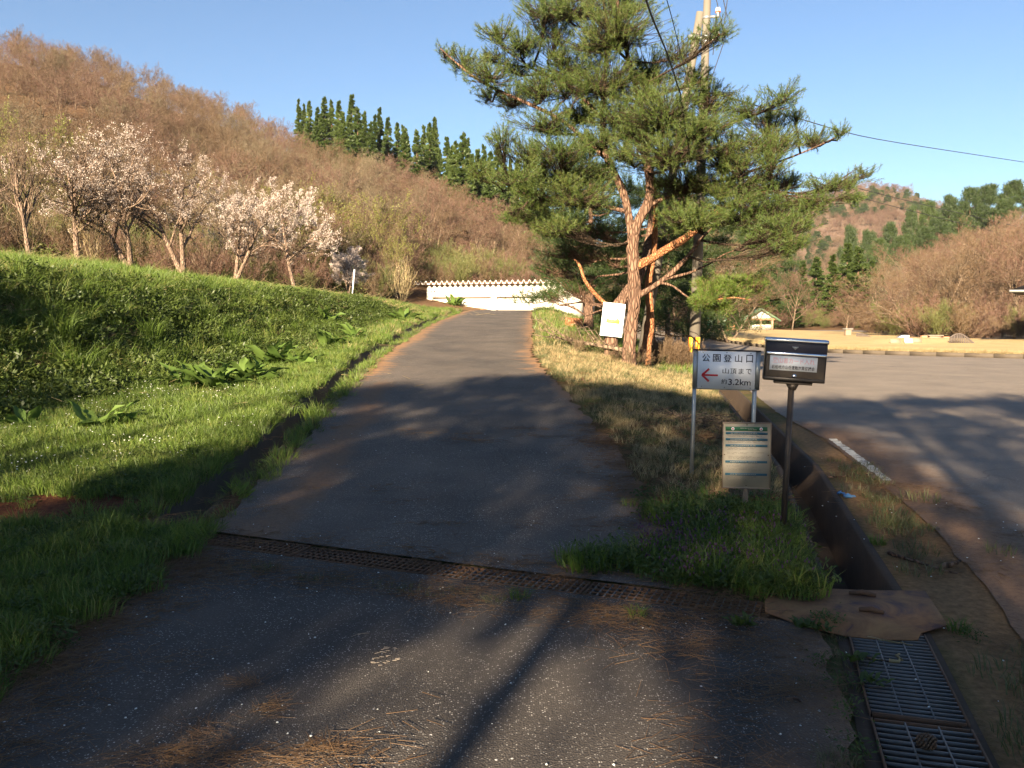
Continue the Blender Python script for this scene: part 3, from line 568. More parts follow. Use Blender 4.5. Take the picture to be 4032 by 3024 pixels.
ul = stem([(606, 158), (585, 140), (560, 118), (520, 100), (480, 82), (455, 62), (440, 48)], [.05, .045, .04, .035, .03, .02, .01], PY, dy=[.5, .4, .2, 0, -.2, -.3, -.4])
ul2 = stem([(603, 120), (580, 95), (555, 78), (530, 68), (505, 50)], [.045, .04, .035, .025, .01], PY, dy=[.6, .7, .9, 1.0, 1.1])
ll = stem([(628, 212), (600, 205), (570, 200), (540, 196), (510, 190)], [.05, .04, .035, .025, .01], PY, dy=[.1, .3, .4, .5, .6])
stems = [main, left, r1, r2, up1, up2, ul, ul2, ll, r4_]
mb = MB()
for p, r in (main, left): mb.tube(loc(p, big), r, 12, bump=.05)
mb.build('trunk', m_bark, big, smooth=True)
for p, r in (r1, r2, r3_, r4_, up1, up2, ul, ul2, ll): MB().tube(loc(p, big), r, 8, bump=.05).build('limb', m_barkred if r is r1[1] else m_bark, big, smooth=True)
PADS = [(1250, 15, 120, 35), (1330, 55, 85, 50), (1200, 70, 50, 26), (1080, 68, 45, 20), (1130, 95, 55, 22), (962, 112, 22, 18), (1005, 135, 42, 26), (1055, 165, 55, 30), (1105, 212, 55, 30), (1165, 190, 60, 34), (1230, 150, 80, 42),
        (1310, 175, 85, 50), (1400, 150, 70, 45), (1475, 105, 32, 34), (1500, 165, 40, 30), (1180, 268, 72, 28), (1255, 248, 70, 36), (1345, 250, 80, 42), (1440, 235, 80, 42), (1530, 205, 60, 30), (1610, 235, 52, 22), (1660, 258, 60, 20), (1722, 248, 26, 15),
        (1140, 325, 62, 24), (1205, 375, 88, 34), (1120, 385, 55, 20), (1450, 320, 100, 42), (1565, 320, 90, 40), (1665, 305, 75, 28), (1755, 300, 52, 20), (1815, 283, 24, 15), (1350, 330, 50, 30), (1480, 395, 95, 40), (1600, 395, 100, 38), (1700, 395, 60, 28),
        (1790, 398, 50, 16), (1868, 375, 26, 15), (1830, 395, 30, 14), (1745, 440, 60, 20), (1660, 455, 85, 38), (1560, 465, 90, 34), (1705, 490, 55, 26), (1480, 470, 70, 26), (1250, 425, 80, 34), (1165, 440, 60, 24), (1110, 470, 45, 14),
        (1200, 492, 60, 22), (1400, 200, 60, 40), (1290, 90, 70, 40), (1600, 350, 60, 26), (1520, 270, 70, 30), (1385, 285, 60, 28), (1640, 420, 60, 26), (1300, 300, 45, 22), (1215, 320, 60, 26), (1060, 120, 40, 14), (1650, 520, 50, 18), (1350, 5, 60, 40), (1180, 20, 60, 24)]
pads = []
for i, (x, y, rx, ry) in enumerate(PADS):
    q = np.random.default_rng(500+i); dy = q.normal(0, .9)*(1 if rx > 50 else .4)-(.4 if x > 1430 else 0); c = Pd(x, y, PY+dy); sc = 1024/2212*PY/F
    rx *= 1.12; pads.append((loc(c, big), np.array([rx*sc*.93, rx*sc*.85, max(ry*sc*1.05, .14)])))
    if rx > 60:
        for _ in range(1): c2 = c+q.normal(0, 1, 3)*[rx*sc*.75, .5, ry*sc*1.15]; pads.append((loc(c2, big), np.array([.3, .3, .16])*q.uniform(.8, 1.5)))
pine_from_pads(pads, [(loc(p, big), r) for p, r in stems], None, 900, tn=44, dens=1.3, parent=big, tw=.0062, tlen=.088, sh=.19, bmat=m_barkdark)
# leaning second pine with a dead branch, mounted board in front
lb = at(611, 347, PY+.55); lb[2] = float(H(lb[0], lb[1])); L2 = empty('pine_tree', tuple(lb)); tag(L2, 'leaning pine behind the white tilted board with a bare hooked branch', 'tree'); LY = float(lb[1])
lt = stem([(611, 362), (611, 325), (617, 306), (628, 293), (640, 276), (646, 255), (650, 230), (652, 200)], [.17, .15, .145, .14, .12, .10, .07, .04], LY, dy=[0, 0, 0, 0, .2, .5, .9, 1.2])
lbch = stem([(616, 309), (606, 305), (594, 293), (584, 280), (581, 268), (577, 261), (573, 259)], [.06, .055, .045, .04, .035, .03, .012], LY)
MB().tube(loc(lt[0], L2), lt[1], 12, bump=.05).build('trunk', m_bark, L2, smooth=True); MB().tube(loc(lbch[0], L2), lbch[1], 8, bump=.05).build('dead_branch', m_barkred, L2, smooth=True)
pl = []
for i, (x, y, rx, ry) in enumerate([(1240, 540, 85, 36), (1190, 580, 55, 24), (1290, 500, 60, 30), (1240, 620, 55, 24), (1190, 640, 36, 16), (1330, 560, 50, 28), (1150, 470, 45, 22)]):
    c = Pd(x, y, LY+1.6+.5*math.sin(i*2)); sc = 1024/2212*LY/F; pl.append((loc(c, L2), np.array([rx*sc, rx*sc, ry*sc])))
pine_from_pads(pl, [(loc(lt[0], L2), lt[1])], None, 950, tn=36, parent=L2, dens=1.1)
# reddish third pine
tb = at(645, 362, PY+1.3); tb[2] = float(H(tb[0], tb[1])); T3 = empty('pine_tree', tuple(tb)); tag(T3, 'slim orange-red pine trunk just behind the big pine', 'tree'); TY = float(tb[1])
t3 = stem([(645, 370), (647, 341), (650, 325), (650, 307), (648, 285), (652, 262), (655, 235), (656, 200), (652, 170)], [.15, .11, .125, .085, .085, .08, .07, .05, .03], TY)
MB().tube(loc(t3[0], T3), t3[1], 10, bump=.08).build('trunk', m_barkred, T3, smooth=True)
pl = [(loc(Pd(x, y, TY+1+.4*i), T3), np.array([rx, rx, ry])*1024/2212*TY/F) for i, (x, y, rx, ry) in enumerate([(1440, 520, 60, 24), (1400, 350, 60, 30), (1470, 430, 60, 28), (1380, 260, 50, 26)])]
pine_from_pads(pl, [(loc(t3[0], T3), t3[1])], None, 960, tn=32, parent=T3, mat=m_pinedark)
# drooping branch pads hanging in front of the pole belong to a young pine beyond the pole
# ------------------------------------------------------------------ generic pines
def make_pine(name, seed, h, spread, base, npads, mat, needle=(28, .12, .009), r0=.16, link=True, flat=.42, top=True, dens=.8):
    r = np.random.default_rng(seed); root = bpy.data.objects.new(name, None); COL.objects.link(root)
    t = np.linspace(0, 1, 12)[:, None]; bend = r.normal(0, .05*h, 3)*[1, 1, 0]; P = t*[0, 0, h*.95]+np.sin(t*3.1)*bend; R = r0*(1-.85*t[:, 0]); R[0] *= 1.25
    MB().tube(P, R, 9, bump=.06).build('trunk', m_bark, root, smooth=True); pads = []
    for i in range(npads):
        f = base+(1-base)*((i+.5)/npads)**.85; a = i*2.4+r.normal(0, .3); rad = spread*(1.05-.75*max(0, (f-base)/(1-base))**1.3)*(.35+.6*r.random()); w = spread*(.26+.16*r.random())*(1.1-.4*f)
        pads.append((np.array([math.cos(a)*rad, math.sin(a)*rad, h*f])+[bend[0]*.5, bend[1]*.5, 0], np.array([w, w, w*flat])))
    pads.append((np.array([0, 0, h*.97]), np.array([spread*.25, spread*.25, h*.05])))
    pine_from_pads(pads, [(P, R)], None, seed*7, tn=needle[0], tlen=needle[1], tw=needle[2], sh=needle[1]*1.5, mat=mat, parent=root, dens=dens, twigs=False); return root
def put(root, px, py, Y=None, s=1, rzv=0, zoff=0):
    if Y is None: p = hit(px, py)
    else: p = at(px, py, Y); p[2] = float(H(p[0], p[1]))+zoff
    root.location = tuple(p); root.scale = (s, s, s); root.rotation_euler = (0, 0, rzv); return p
pA = make_pine('pine_tree', 21, 6.0, 2.6, .16, 20, m_pinedark, (22, .16, .012)); put(pA, 588, 326, 28, 1.05); tag(pA, 'dark-stemmed pine leaning over the verge beside the garage', 'tree')
pB = make_pine('pine_tree', 22, 7.0, 2.6, .12, 24, m_pinedark, (20, .17, .013)); put(pB, 655, 335, 30, .85); tag(pB, 'bushy dark pine filling the gap behind the forked pine trunks', 'tree')
pC = make_pine('pine_tree', 23, 7.5, 3.2, .1, 26, m_pinedark, (18, .2, .016)); put(pC, 690, 328, 52, 1.15); tag(pC, 'broad dark pine just left behind the utility pole', 'tree')
pD = copytree(pB); put(pD, 742, 325, 104, 1.75, 2); tag(pD, 'dark green tree right behind the green signs', 'tree')
pE = copytree(pC); put(pE, 775, 322, 106, 1.3, 4); tag(pE, 'rounded dark tree rising behind the pavilion roof', 'tree')
pF = copytree(pC); put(pF, 668, 332, 40, .9, 1.2); tag(pF, 'dark pine between the red trunk and the utility pole', 'tree')
pH = copytree(pA); put(pH, 590, 322, 37, 1.1, 2.5); tag(pH, 'pine hanging over the right end of the garage', 'tree')
pI = copytree(pC); put(pI, 712, 325, 92, 1.3, 5.2); tag(pI, 'dark tree where the park road disappears', 'tree')
ygp = hit(700, 340); yg = empty('young_pine', (float(ygp[0])-.1, PY-1.6, float(H(ygp[0]-.1, PY-1.6)))); tag(yg, 'drooping bright green pine branches in front of the utility pole', 'tree')
# its stem leaves the big pine's side, branches droop in front of the pole
ys_ = stem([(697, 303), (712, 300), (735, 297), (750, 300)], [.02, .018, .012, .006], PY-.6)
MB().tube(loc(ys_[0], yg), ys_[1], 6).build('branch', m_barkred, yg, smooth=True)
pl = [(loc(Pd(x, y, PY-.7+.15*i), yg), np.array([rx, rx*.8, ry])*1024/2212*PY/F) for i, (x, y, rx, ry) in enumerate([(1512, 652, 26, 16), (1535, 638, 34, 22), (1580, 620, 44, 26), (1560, 662, 30, 14), (1630, 612, 28, 16), (1520, 615, 26, 14)])]
pine_from_pads(pl, [(loc(ys_[0], yg), ys_[1])], None, 970, tn=40, parent=yg, dens=3.2, mat=m_grass)
# ------------------------------------------------------------------ cedars
def make_cedar(seed, h=10., rad=2.1, n=5600, mat=m_cedar, blunt=1.05):
    r = np.random.default_rng(seed); root = bpy.data.objects.new('cedar_tree', None); COL.objects.link(root)
    MB().tube([(0, 0, 0), (0, 0, h*.5), (0, 0, h*.97)], [.16, .1, .02], 7).build('trunk', m_bark, root, smooth=True)
    nb = 150; zf = np.sort(r.random(nb)**.9)*.92+.06; a = r.uniform(0, 6.283, nb); R = rad*(1-zf)**blunt*(.75+.45*r.random(nb))+.05; Vs = []
    k = n//nb*3; f = r.random((nb, k))**.6; side = r.normal(0, .16, (nb, k)); rr = R[:, None]*f
    px_ = np.cos(a)[:, None]*rr-np.sin(a)[:, None]*side*R[:, None]; py_ = np.sin(a)[:, None]*rr+np.cos(a)[:, None]*side*R[:, None]; pz = (zf*h)[:, None]-rr*.32+.35*(f**2)*R[:, None]*.5+r.normal(0, .05, (nb, k))
    C = np.stack([px_, py_, pz], -1).reshape(-1, 3); D = nrm(np.stack([np.cos(a)[:, None]+0*f, np.sin(a)[:, None]+0*f, .35+0*f], -1).reshape(-1, 3)+r.normal(0, .45, (nb*k, 3)))
    L = .25*(.6+.8*r.random((len(C), 1))); W_ = nrm(np.cross(D, r.normal(0, 1, C.shape)+[0, 0, 1]))*.06
    V = np.stack([C-D*L*.3-W_, C-D*L*.3+W_, C+D*L], 1).reshape(-1, 3); mk('crown', V, [np.arange(len(V)).reshape(-1, 3)], mat, root); return root
ced = [make_cedar(i+1, rad=2.0+.3*i) for i in range(3)]; used_c = [False]*3
def cedar(i, px, ptop, Y, label, group=None, wide=1.0, base=None):
    global used_c
    if used_c[i]: o = copytree(ced[i])
    else: o = ced[i]; used_c[i] = True
    b = at(px, ptop, Y); z0 = float(H(b[0], b[1]))-.2; h = max(b[2]-z0, 3.0); o.location = (b[0], b[1], z0); s = h/10; w = s*wide; o.scale = (w, w, s); o.rotation_euler = (0, 0, rng.uniform(0, 6)); tag(o, label, 'tree', group); return o
tops = [(645, 212), (668, 215), (700, 205), (716, 214), (760, 200), (786, 236), (820, 230), (858, 262), (900, 275), (938, 250), (965, 292), (1000, 280), (1045, 310), (1075, 305), (740, 238), (1020, 330), (880, 292), (686, 228), (1104, 340), (1135, 352), (800, 258), (950, 322), (1170, 350), (975, 310), (656, 222), (732, 214), (772, 226), (810, 246), (838, 250), (875, 272), (915, 268), (928, 262), (985, 300), (1010, 296), (1032, 318), (1060, 322), (1088, 330), (1120, 338), (1150, 345), (870, 268)]
desc = {0: 'dark cedar at the left end of the row on the hill ridge', 4: 'tall pointed cedar, highest of those on the hill ridge', 9: 'tall cedar with a sharp spire between lower ones halfway along the ridge row', 12: 'cedar on the ridge just left of the big pine crown'}
for i, (x, y) in enumerate(tops):
    Y_ = 150-10*(i % 3)-max(0, (x-900))*.12; cedar(i % 3, x*.4629, y*.4629, Y_, desc.get(i, 'dark green cedar among the row along the hill ridge'), 'cedars along the hill ridge', .80)
tops = [(1712, 585, 104), (1735, 560, 110), (1765, 550, 116), (1800, 548, 108), (1832, 522, 112), (1856, 528, 106), (1884, 560, 112), (1905, 592, 104), (1590, 548, 100), (1640, 560, 98), (1670, 590, 104), (1560, 585, 96)]
lab = ['cedar at the left of the clump behind the pavilion lawn', 'pale green cedar second from the left of the clump behind the lawn', 'cedar with a rounded top left of the middle of the clump behind the lawn', 'cedar in the middle of the clump behind the lawn', 'tallest cedar of the clump behind the reddish tree', 'cedar just right of the tallest one behind the reddish tree', 'cedar on the right of the clump behind the reddish tree', 'lowest cedar at the right end of the clump',
       'dark cedar left above the pavilion', 'dark cedar directly above the pavilion roof', 'cedar between the pavilion and the pale bare tree', 'dark cedar above the green signs']
for i, (x, y, Y_) in enumerate(tops): cedar(i % 3, x*.4629, y*.4629, Y_, lab[i], 'cedars behind the park lawn', 1.25)
# ------------------------------------------------------------------ bare trees
bare = []
for i in range(6):
    lv = grow(100+i, 7.0, kids=(11, 6, 6, 6), r0=.09, base=.2, up=.18, stems=1 if i % 2 else 2, ang=(.85, .75, .8, .8), lr=(.62, .52, .5, .5))
    root = wood_mesh('bare_tree', lv[:3], (6, 3, 3), m_barkgrey, link=True); twig_mesh('crown', lv[3:], .016, [m_twig, m_twigred, m_twig, m_twigred, m_twigpale, m_twig][i], 1, i, True, root); bare.append(root)
bud = []
for i in range(2):
    lv = grow(140+i, 4.5, kids=(10, 6, 6), r0=.05, base=.05, up=.4, stems=3, ang=(.6, .7, .8), lr=(.55, .5, .5))
    root = wood_mesh('shrub', lv[:2], (5, 3), m_barkgrey, link=True); twig_mesh('crown', lv[2:], .012, m_twig, 1, i, True, root)
    P = lv[3][0].reshape(-1, 3); P = P[np.random.default_rng(i).random(len(P)) < .7]; V = needles(P, nrm(P*[1, 1, 0]+[0, 0, 2.]), 2, .07, .045, .05, i); mk('foliage', V, [np.arange(len(V)).reshape(-1, 3)], m_budgreen, root); bud.append(root)
used_b = {}
def inst(protos, i, x, y, s, label, group, cat='tree', dz=-.15):
    p = protos[i]
    if id(p) in used_b: o = copytree(p)
    else: o = p; used_b[id(p)] = 1
    o.location = (x, y, float(H(x, y))+dz); o.scale = (s*1.2, s*1.2, s*rng.uniform(.85, 1.1)); o.rotation_euler = (rng.normal(0, .05), rng.normal(0, .05), rng.uniform(0, 6.28)); tag(o, label, cat, group); return o
spots = []
for Y_ in np.arange(49, 162, 4.6):
    for x in np.arange(-.74*Y_, .24*Y_, 4.0 if Y_ < 70 else 4.8):
        xx = x+rng.normal(0, 1.5); yy = Y_+rng.normal(0, 1.5); u = xx/yy
        if u > -.16 and yy < 66 and u < .2: continue
        if -.13 < u < .1 and yy < 70: continue
        spots.append((yy, xx))
spots.sort(); near, far = spots[:215], spots[215:]
for k, (y, x) in enumerate(near):
    u = x/y
    where = ['above the pale bare tree', 'above the first cherries', 'above the V-trunk cherry', 'above the fullest cherry', 'left of the garage', 'above the garage roof'][int(np.digitize(u, [-.55, -.42, -.32, -.22, -.13]))]
    lev = 'at the wood foot ' if y < 56 else 'low on the hill ' if y < 78 else 'halfway up the hill ' if y < 100 else 'high on the hill '
    lb_, gp = 'bare brown tree '+lev+where, 'bare trees on the left hillside'
    inst(bare, int(rng.integers(0, 6)), x, y, rng.uniform(.62, .88), lb_, gp)
def far_scatter(name, pts, protos, sc, label):
    P = np.array([(x, y, float(H(x, y))-.2) for y, x in pts]); n = len(P); return scatter(name, P, rz(n, .04), rng.uniform(*sc, n), rng.integers(0, len(protos), n), protos, label)
joined = []
for i in range(4):
    lv = grow(170+i, 7.0, kids=(11, 6, 6, 5), r0=.09, base=.2, up=.18, ang=(.85, .75, .8, .8), lr=(.62, .52, .5, .5))
    a = wood_mesh('bare_tree_mass', lv[:3], (5, 3, 3), m_barkgrey); b = twig_mesh('twigs', lv[3:], .022, m_twigred if i == 0 else m_twig, 1, i)
    Va = np.array([v.co[:] for v in a.data.vertices]); Vb = np.array([v.co[:] for v in b.data.vertices]); fa = [tuple(p.vertices) for p in a.data.polygons]; fb = [tuple(np.array(p.vertices)+len(Va)) for p in b.data.polygons]
    me = bpy.data.meshes.new('far_wood'); me.from_pydata(np.vstack([Va, Vb]).tolist(), [], fa+fb); me.materials.append(m_barkgrey); me.materials.append(b.data.materials[0]); me.polygons.foreach_set('material_index', [0]*len(fa)+[1]*len(fb)); joined.append(bpy.data.objects.new('far_wood', me))
far_scatter('ridge_wood', far, joined, (.55, .82), 'mass of bare trees up to the ridge of the left hill')
# extra infill and undergrowth on the slope
us = []
for _ in range(900):
    Y_ = rng.uniform(45, 75); x = rng.uniform(-.75, .12)*Y_
    if x/Y_ > -.14 and Y_ < 60: continue
    if -x < 9+.25*(Y_-44) and Y_ < 49: continue
    us.append((Y_, x))
shr = []
for i in range(3):
    lv = grow(190+i, 2.4, kids=(9, 6, 6), r0=.02, base=.03, up=.35, stems=4, ang=(.7, .8, .8), lr=(.6, .5, .5)); shr.append(twig_mesh('brush', lv[1:], .014, [m_twig, m_bush, m_twigred][i], 1, i))
far_scatter('undergrowth', us, shr+[leafclump(220, .8, 1.2, .09, .16, m_bush, 5)], (.6, 1.25), 'tangled brush along the foot of the wood')
for k in range(26):
    Y_ = rng.uniform(49, 66); u = [-.62, -.55, -.3, -.24, -.2, -.17][k % 6]+rng.normal(0, .03); inst(bud, k % 2, u*Y_, Y_, rng.uniform(.7, 1.3), 'shrub with fresh olive leaves at the wood edge', 'budding shrubs at the wood edge', 'shrub')
# right side bare trees
right = []
for Y_ in np.arange(78, 235, 8.0):
    for x in np.arange(.30*Y_, .74*Y_, 6.2):
        xx = x+rng.normal(0, 1.8); yy = Y_+rng.normal(0, 2); u = xx/yy
        if (yy < 126 and u < .47) or (yy > 126 and u < .36): continue
        right.append((yy, xx))
right.sort(); rn, rf = right[:62], right[62:]
for y, x in rn: inst(bare, int(rng.integers(0, 6)), x, y, rng.uniform(.7, 1.05), ('bare brown tree low behind the dry lawn' if y < 95 else 'bare brown tree on the slope above the lawn')+(' toward the right edge' if x/y > .56 else ' right of the cedar clump'), 'bare trees behind the lawn')
for y_, u_, s_ in ((60, .50, .95), (62, .56, 1.1), (66, .53, 1.0), (64, .61, 1.15), (70, .48, .9), (72, .57, 1.1), (59, .59, 1.0), (76, .51, 1.0)):
    inst(bare, int(rng.integers(0, 6)), y_*u_, y_, s_, 'big bare tree with pale branches close behind the hillock', 'big bare trees behind the hillock')
far_scatter('right_hill_wood', rf, joined, (.6, .95), 'mass of bare trees covering the right hill')
us = [(rng.uniform(54, 110), rng.uniform(.2, .72)) for _ in range(700)]; us = [(y, u*y) for y, u in us if y > 101 or (u > .42 and (y > 62 or u > .47))]; far_scatter('lawn_edge_brush', us, shr, (.6, 1.2), 'low brush behind the dry lawn')
t = inst(bare, 3, *hit(846, 336)[:2], .62, 'low spreading reddish bare tree at the back of the dry lawn', None); bb = at(846, 336, 74); t.location = (bb[0], bb[1], float(H(bb[0], bb[1]))); t.scale = (.95, .95, .56)
t = copytree(bare[1]); bb = at(792, 333, 92); t.location = (bb[0], bb[1], float(H(bb[0], bb[1]))); t.scale = (.95, .95, .78); tag(t, 'pale fan-shaped bare tree right of the pavilion', 'tree')
t = copytree(bare[0]); bb = at(752, 333, 99); t.location = (bb[0], bb[1], float(H(bb[0], bb[1]))); t.scale = (.9, .9, .6); tag(t, 'low bare tree directly behind the pavilion', 'tree')
for px_, Y_, s in ((905, 74, .7), (962, 70, .75), (925, 76, .8), (985, 66, .8)):
    b_ = at(px_, 340, Y_); inst(bud, 0 if s < .78 else 1, b_[0], b_[1], s, 'yellow-green budding shrub behind the curved dark fence', 'shrubs behind the fence', 'shrub')
# pines on the right ridge
rp = make_pine('ridge_pine', 31, 8, 3.4, .3, 16, m_pinedark, (10, .45, .06), dens=.6, flat=.5); first = True
for i, (px_, py_, Y_, s) in enumerate([(1015, 182, 215, 1.3), (990, 186, 215, 1.2), (970, 189, 216, 1.1), (950, 197, 218, 1.0), (930, 203, 220, .9), (912, 208, 222, .8), (1003, 200, 205, 1.), (960, 212, 212, .9), (940, 218, 208, .9), (890, 224, 210, .9), (868, 232, 205, .8), (880, 240, 195, .9), (905, 236, 198, .9), (925, 228, 200, .9), (850, 228, 220, .8)]):
    o = rp if first else copytree(rp); first = False; b_ = at(px_, py_, Y_); z0 = float(H(b_[0], b_[1])); hh = max((b_[2]-z0), 7)/8
    o.location = (b_[0], b_[1], z0-.3); o.scale = (s*1.1, s*1.1, hh); o.rotation_euler = (0, 0, i*1.7); tag(o, 'dark spreading pine on the ridge of the right hill', 'tree', 'pines on the right ridge')
# far mountain
mu = np.linspace(-.2, .9, 90); my = np.linspace(380, 760, 34); U, YY = np.meshgrid(mu, my); XX = U*YY
prof = np.interp(U, [-.2, .1, .20, .28, .325, .36, .40, .43, .455, .47, .55, .9], [30, 55, 72, 84, 93, 98, 101, 101, 98, 92, 80, 60]); tt = (YY-380)/300
ZZ = -6+(prof+6)*np.where(tt < 1, np.clip(tt, 0, 1)**.9, 1-.4*(tt-1))+5*snoise(XX, YY, .02, 40)*np.clip(tt, 0, .6)+2.5*snoise(XX, YY, .06, 41)*np.clip(tt, 0, .6)
v = np.arange(U.size).reshape(U.shape); q = np.stack([v[:-1, :-1], v[:-1, 1:], v[1:, 1:], v[1:, :-1]], -1).reshape(-1, 4)
def f_mt(n, out):
    p = n.pos(); a = n.noise(p, .012, 5, .7); b = n.noise(p, .09, 4, .7)
    c = n.ramp(a, [(.38, (.05, .08, .04)), (.46, (.15, .105, .07)), (.56, (.20, .13, .09)), (.64, (.16, .17, .07))]); n.bsdf(out, n.mix(n.math('MULTIPLY', b, .7), c, (.09, .055, .04)), .95)
mt = mk('far_mountain', np.stack([XX, YY, ZZ], -1).reshape(-1, 3), [q], M('mountain_wood', f_mt), smooth=True); tag(mt, 'far mountain rising beyond the park', None, kind='structure')
HM = lambda x, y: float(np.interp(0, [0], [0]))
n = 12000; iu = rng.integers(0, 89, n); iv = rng.integers(0, 32, n); P = np.stack([XX[iv, iu], YY[iv, iu], ZZ[iv, iu]-1], 1)+rng.normal(0, 3, (n, 3))*[1, 1, 0]; keepm = P[:, 0]/P[:, 1] > .1; P = P[keepm]
fc = make_cedar(9, mat=m_cedar); fcc = [c for c in fc.children if c.name.startswith('crown')][0]; cprot = bpy.data.objects.new('far_pine', [c for c in rp.children if c.name.startswith('crown')][0].data)
for c in list(fc.children): bpy.data.objects.remove(c)
bpy.data.objects.remove(fc)
scatter('mountain_trees', P, rz(len(P), .03), rng.uniform(.55, 1.0, len(P)), np.where(snoise(P[:, 0], P[:, 1], .02, 50) > .2, len(joined), rng.integers(0, len(joined), len(P))), joined+[cprot], 'mixed bare and evergreen forest covering the far mountain')
# ------------------------------------------------------------------ cherry trees
def cherry(seed, px, py, Y, h, spread, bloom, label, stems=2, pale=False, bl=m_bloom):
    p = at(px, py, Y); p[2] = float(H(p[0], p[1])); root = empty('cherry_tree' if bloom else 'bare_tree', tuple(p)); tag(root, label, 'tree')
    lv = grow(seed, h, kids=(8, 6, 6, 5), r0=.02*h, base=.30, up=.16*(1 if not pale else 2.4), stems=stems, ang=(.8*spread, .7, .75, .8), lr=(.62, .52, .5, .45), wander=.14)
    zt = max(l[0][:, :, 2].max() for l in lv); k = h/zt
    lv = [(a*k, b) for a, b in lv]; d = np.zeros(3)
    for (P_, _) in lv[:1]: pass
    wood_mesh('trunk', lv[:2], (8, 5), m_cherrybark, True, root); wood_mesh('branch', lv[2:4], (3, 3), m_cherrybark, True, root)
    twig_mesh('crown', lv[4:], .010, m_twig, 0, seed, True, root)
    if bloom:
        P_ = np.concatenate([lv[3][0][:, 1:].reshape(-1, 3), lv[4][0][:, ::2].reshape(-1, 3), lv[4][0][:, 1].reshape(-1, 3)]); r = np.random.default_rng(seed)
        w_ = r.random(len(P_)) < bloom*(.35+.65*(snoise(P_[:, 0]*3+seed, P_[:, 2]*3+P_[:, 1], 1.1, seed) > -.1)); P_ = P_[w_]
        C = np.repeat(P_, 6, 0)+r.normal(0, .04, (len(P_)*6, 3)); D = nrm(r.normal(0, 1, C.shape)); E = nrm(np.cross(D, r.normal(0, 1, C.shape))); s = .019
        V = np.stack([C-D*s, C-E*s, C+D*s, C+E*s], 1).reshape(-1, 3); mk('blossom', V, [np.arange(len(V)).reshape(-1, 4)], bl, root)
    return root
cherry(301, 30, 256, 30, 4.6, .8, 0, 'pale bare tree with a straight trunk at the left end of the row', 1, True)
cherry(309, -14, 252, 31, 5.2, 1.15, .16, 'thinly flowering cherry cut by the left edge of the view', 2)
cherry(302, 78, 259, 33, 5.6, 1.15, .09, 'sparsely flowering cherry just right of the pale bare tree', 2)
cherry(303, 131, 267, 34, 5.9, 1.2, .13, 'wide cherry with thin blossom and a double trunk, third in the row', 2)
cherry(304, 184, 274, 35, 5.9, 1.15, .16, 'tall cherry with a forked V-shaped trunk in the middle of the row', 2)
cherry(305, 235, 281, 36, 4.7, 1.15, .26, 'cherry with a slim side stem between the V-trunk and the fullest one', 2)
cherry(306, 295, 289, 37, 4.6, 1.35, .5, 'fullest pink cherry at the right of the row', 1)
cherry(307, 349, 296, 42, 2.6, 1.2, .45, 'small low whitish cherry right of the fullest pink one', 2)
cherry(308, 686, 318, 60, 5.5, 1.1, .8, 'cherry blossom glimpsed between the pine trunk and the utility pole', 2)
# pale marker stake, straw heaps
def post(name, px, py, Y, h, r, mat, label, cat, tilt=0, k=6):
    p = at(px, py, Y); p[2] = float(H(p[0], p[1])); o = MB().tube([(0, 0, -.1), (0, 0, h)], [r, r], k).build(name, mat); o.location = tuple(p); o.rotation_euler = (0, tilt, 0); tag(o, label, cat); return o
post('marker_stake', 352, 297, 38, 1.3, .03, m_white, 'thin white stake in the grass right of the small cherry', 'stake', .1)
def heap(name, px, py, Y, n, sx, sy, hz, l, w, mat, label):
    c = at(px, py, Y); x = c[0]+rng.normal(0, sx, n); y = c[1]+rng.normal(0, sy, n); x = np.where((y < 25) & (x > itp(y, T_RDR)-.5), 2*c[0]-x-.15, x); z = H(x, y)+hz*rng.random(n)*np.exp(-((x-c[0])/sx)**2/2-((y-c[1])/sy)**2/2)
    A = np.stack([x, y, z+.01], 1); a = rng.uniform(0, 6.28, n); B = A+np.stack([np.cos(a), np.sin(a), rng.normal(0, .25, n)], 1)*(l*(.5+rng.random(n)))[:, None]; B[:, 2] = np.maximum(B[:, 2], H(B[:, 0], B[:, 1])+.004)
    o = MB().segs(A, B, w, w*.6, 3).build(name, mat); tag(o, label, kind='stuff'); return o
heap('straw', 60, 262, 29, 1500, 3.0, .8, .25, .5, .006, m_dry, 'pale dry straw lying at the top of the bank')
heap('dead_stalks', 60, 330, 12.5, 420, 1.9, 2.4, .25, .16, .0035, m_dry, 'dry dead stalks lying over the steep bank'); heap('dead_stalks', 190, 330, 19, 420, 1.7, 3.0, .25, .2, .004, m_dry, 'dry dead stalks over the farther bank')
heap('ditch_leaves', 846, 530, 5.9, 260, .0, .9, .0, .05, .004, m_straw, 'brown leaf bits') if False else None
heap('straw', 318, 292, 35, 900, 2.6, .6, .2, .5, .006, m_dry, 'pale straw at the foot of the fullest cherry')
for px_, Y_, s_ in ((95, 33, .8), (205, 40, .9), (402, 44, .8), (390, 46, 1.0), (30, 37, .9)):
    b_ = at(px_, 290, Y_); lv = grow(int(px_), 2.4, kids=(8, 5), r0=.015, base=.02, up=.3, stems=7, ang=(.3, .6), lr=(.8, .4))
    root = twig_mesh('dry_shrub', lv[:1]+lv[1:], .02, m_dry if px_ in (95, 402) else m_twig, 0, 3, True); root.location = (b_[0], b_[1], float(H(b_[0], b_[1]))); root.scale = (s_,)*3; tag(root, {95: 'pale dry shrub fanning up between the first cherries', 205: 'brown brush clump behind the V-trunk cherry', 402: 'arching pale dry grasses left of the garage', 390: 'brown dry shrub beside the garage', 30: 'thin brown brush behind the pale bare tree'}[px_], 'shrub')
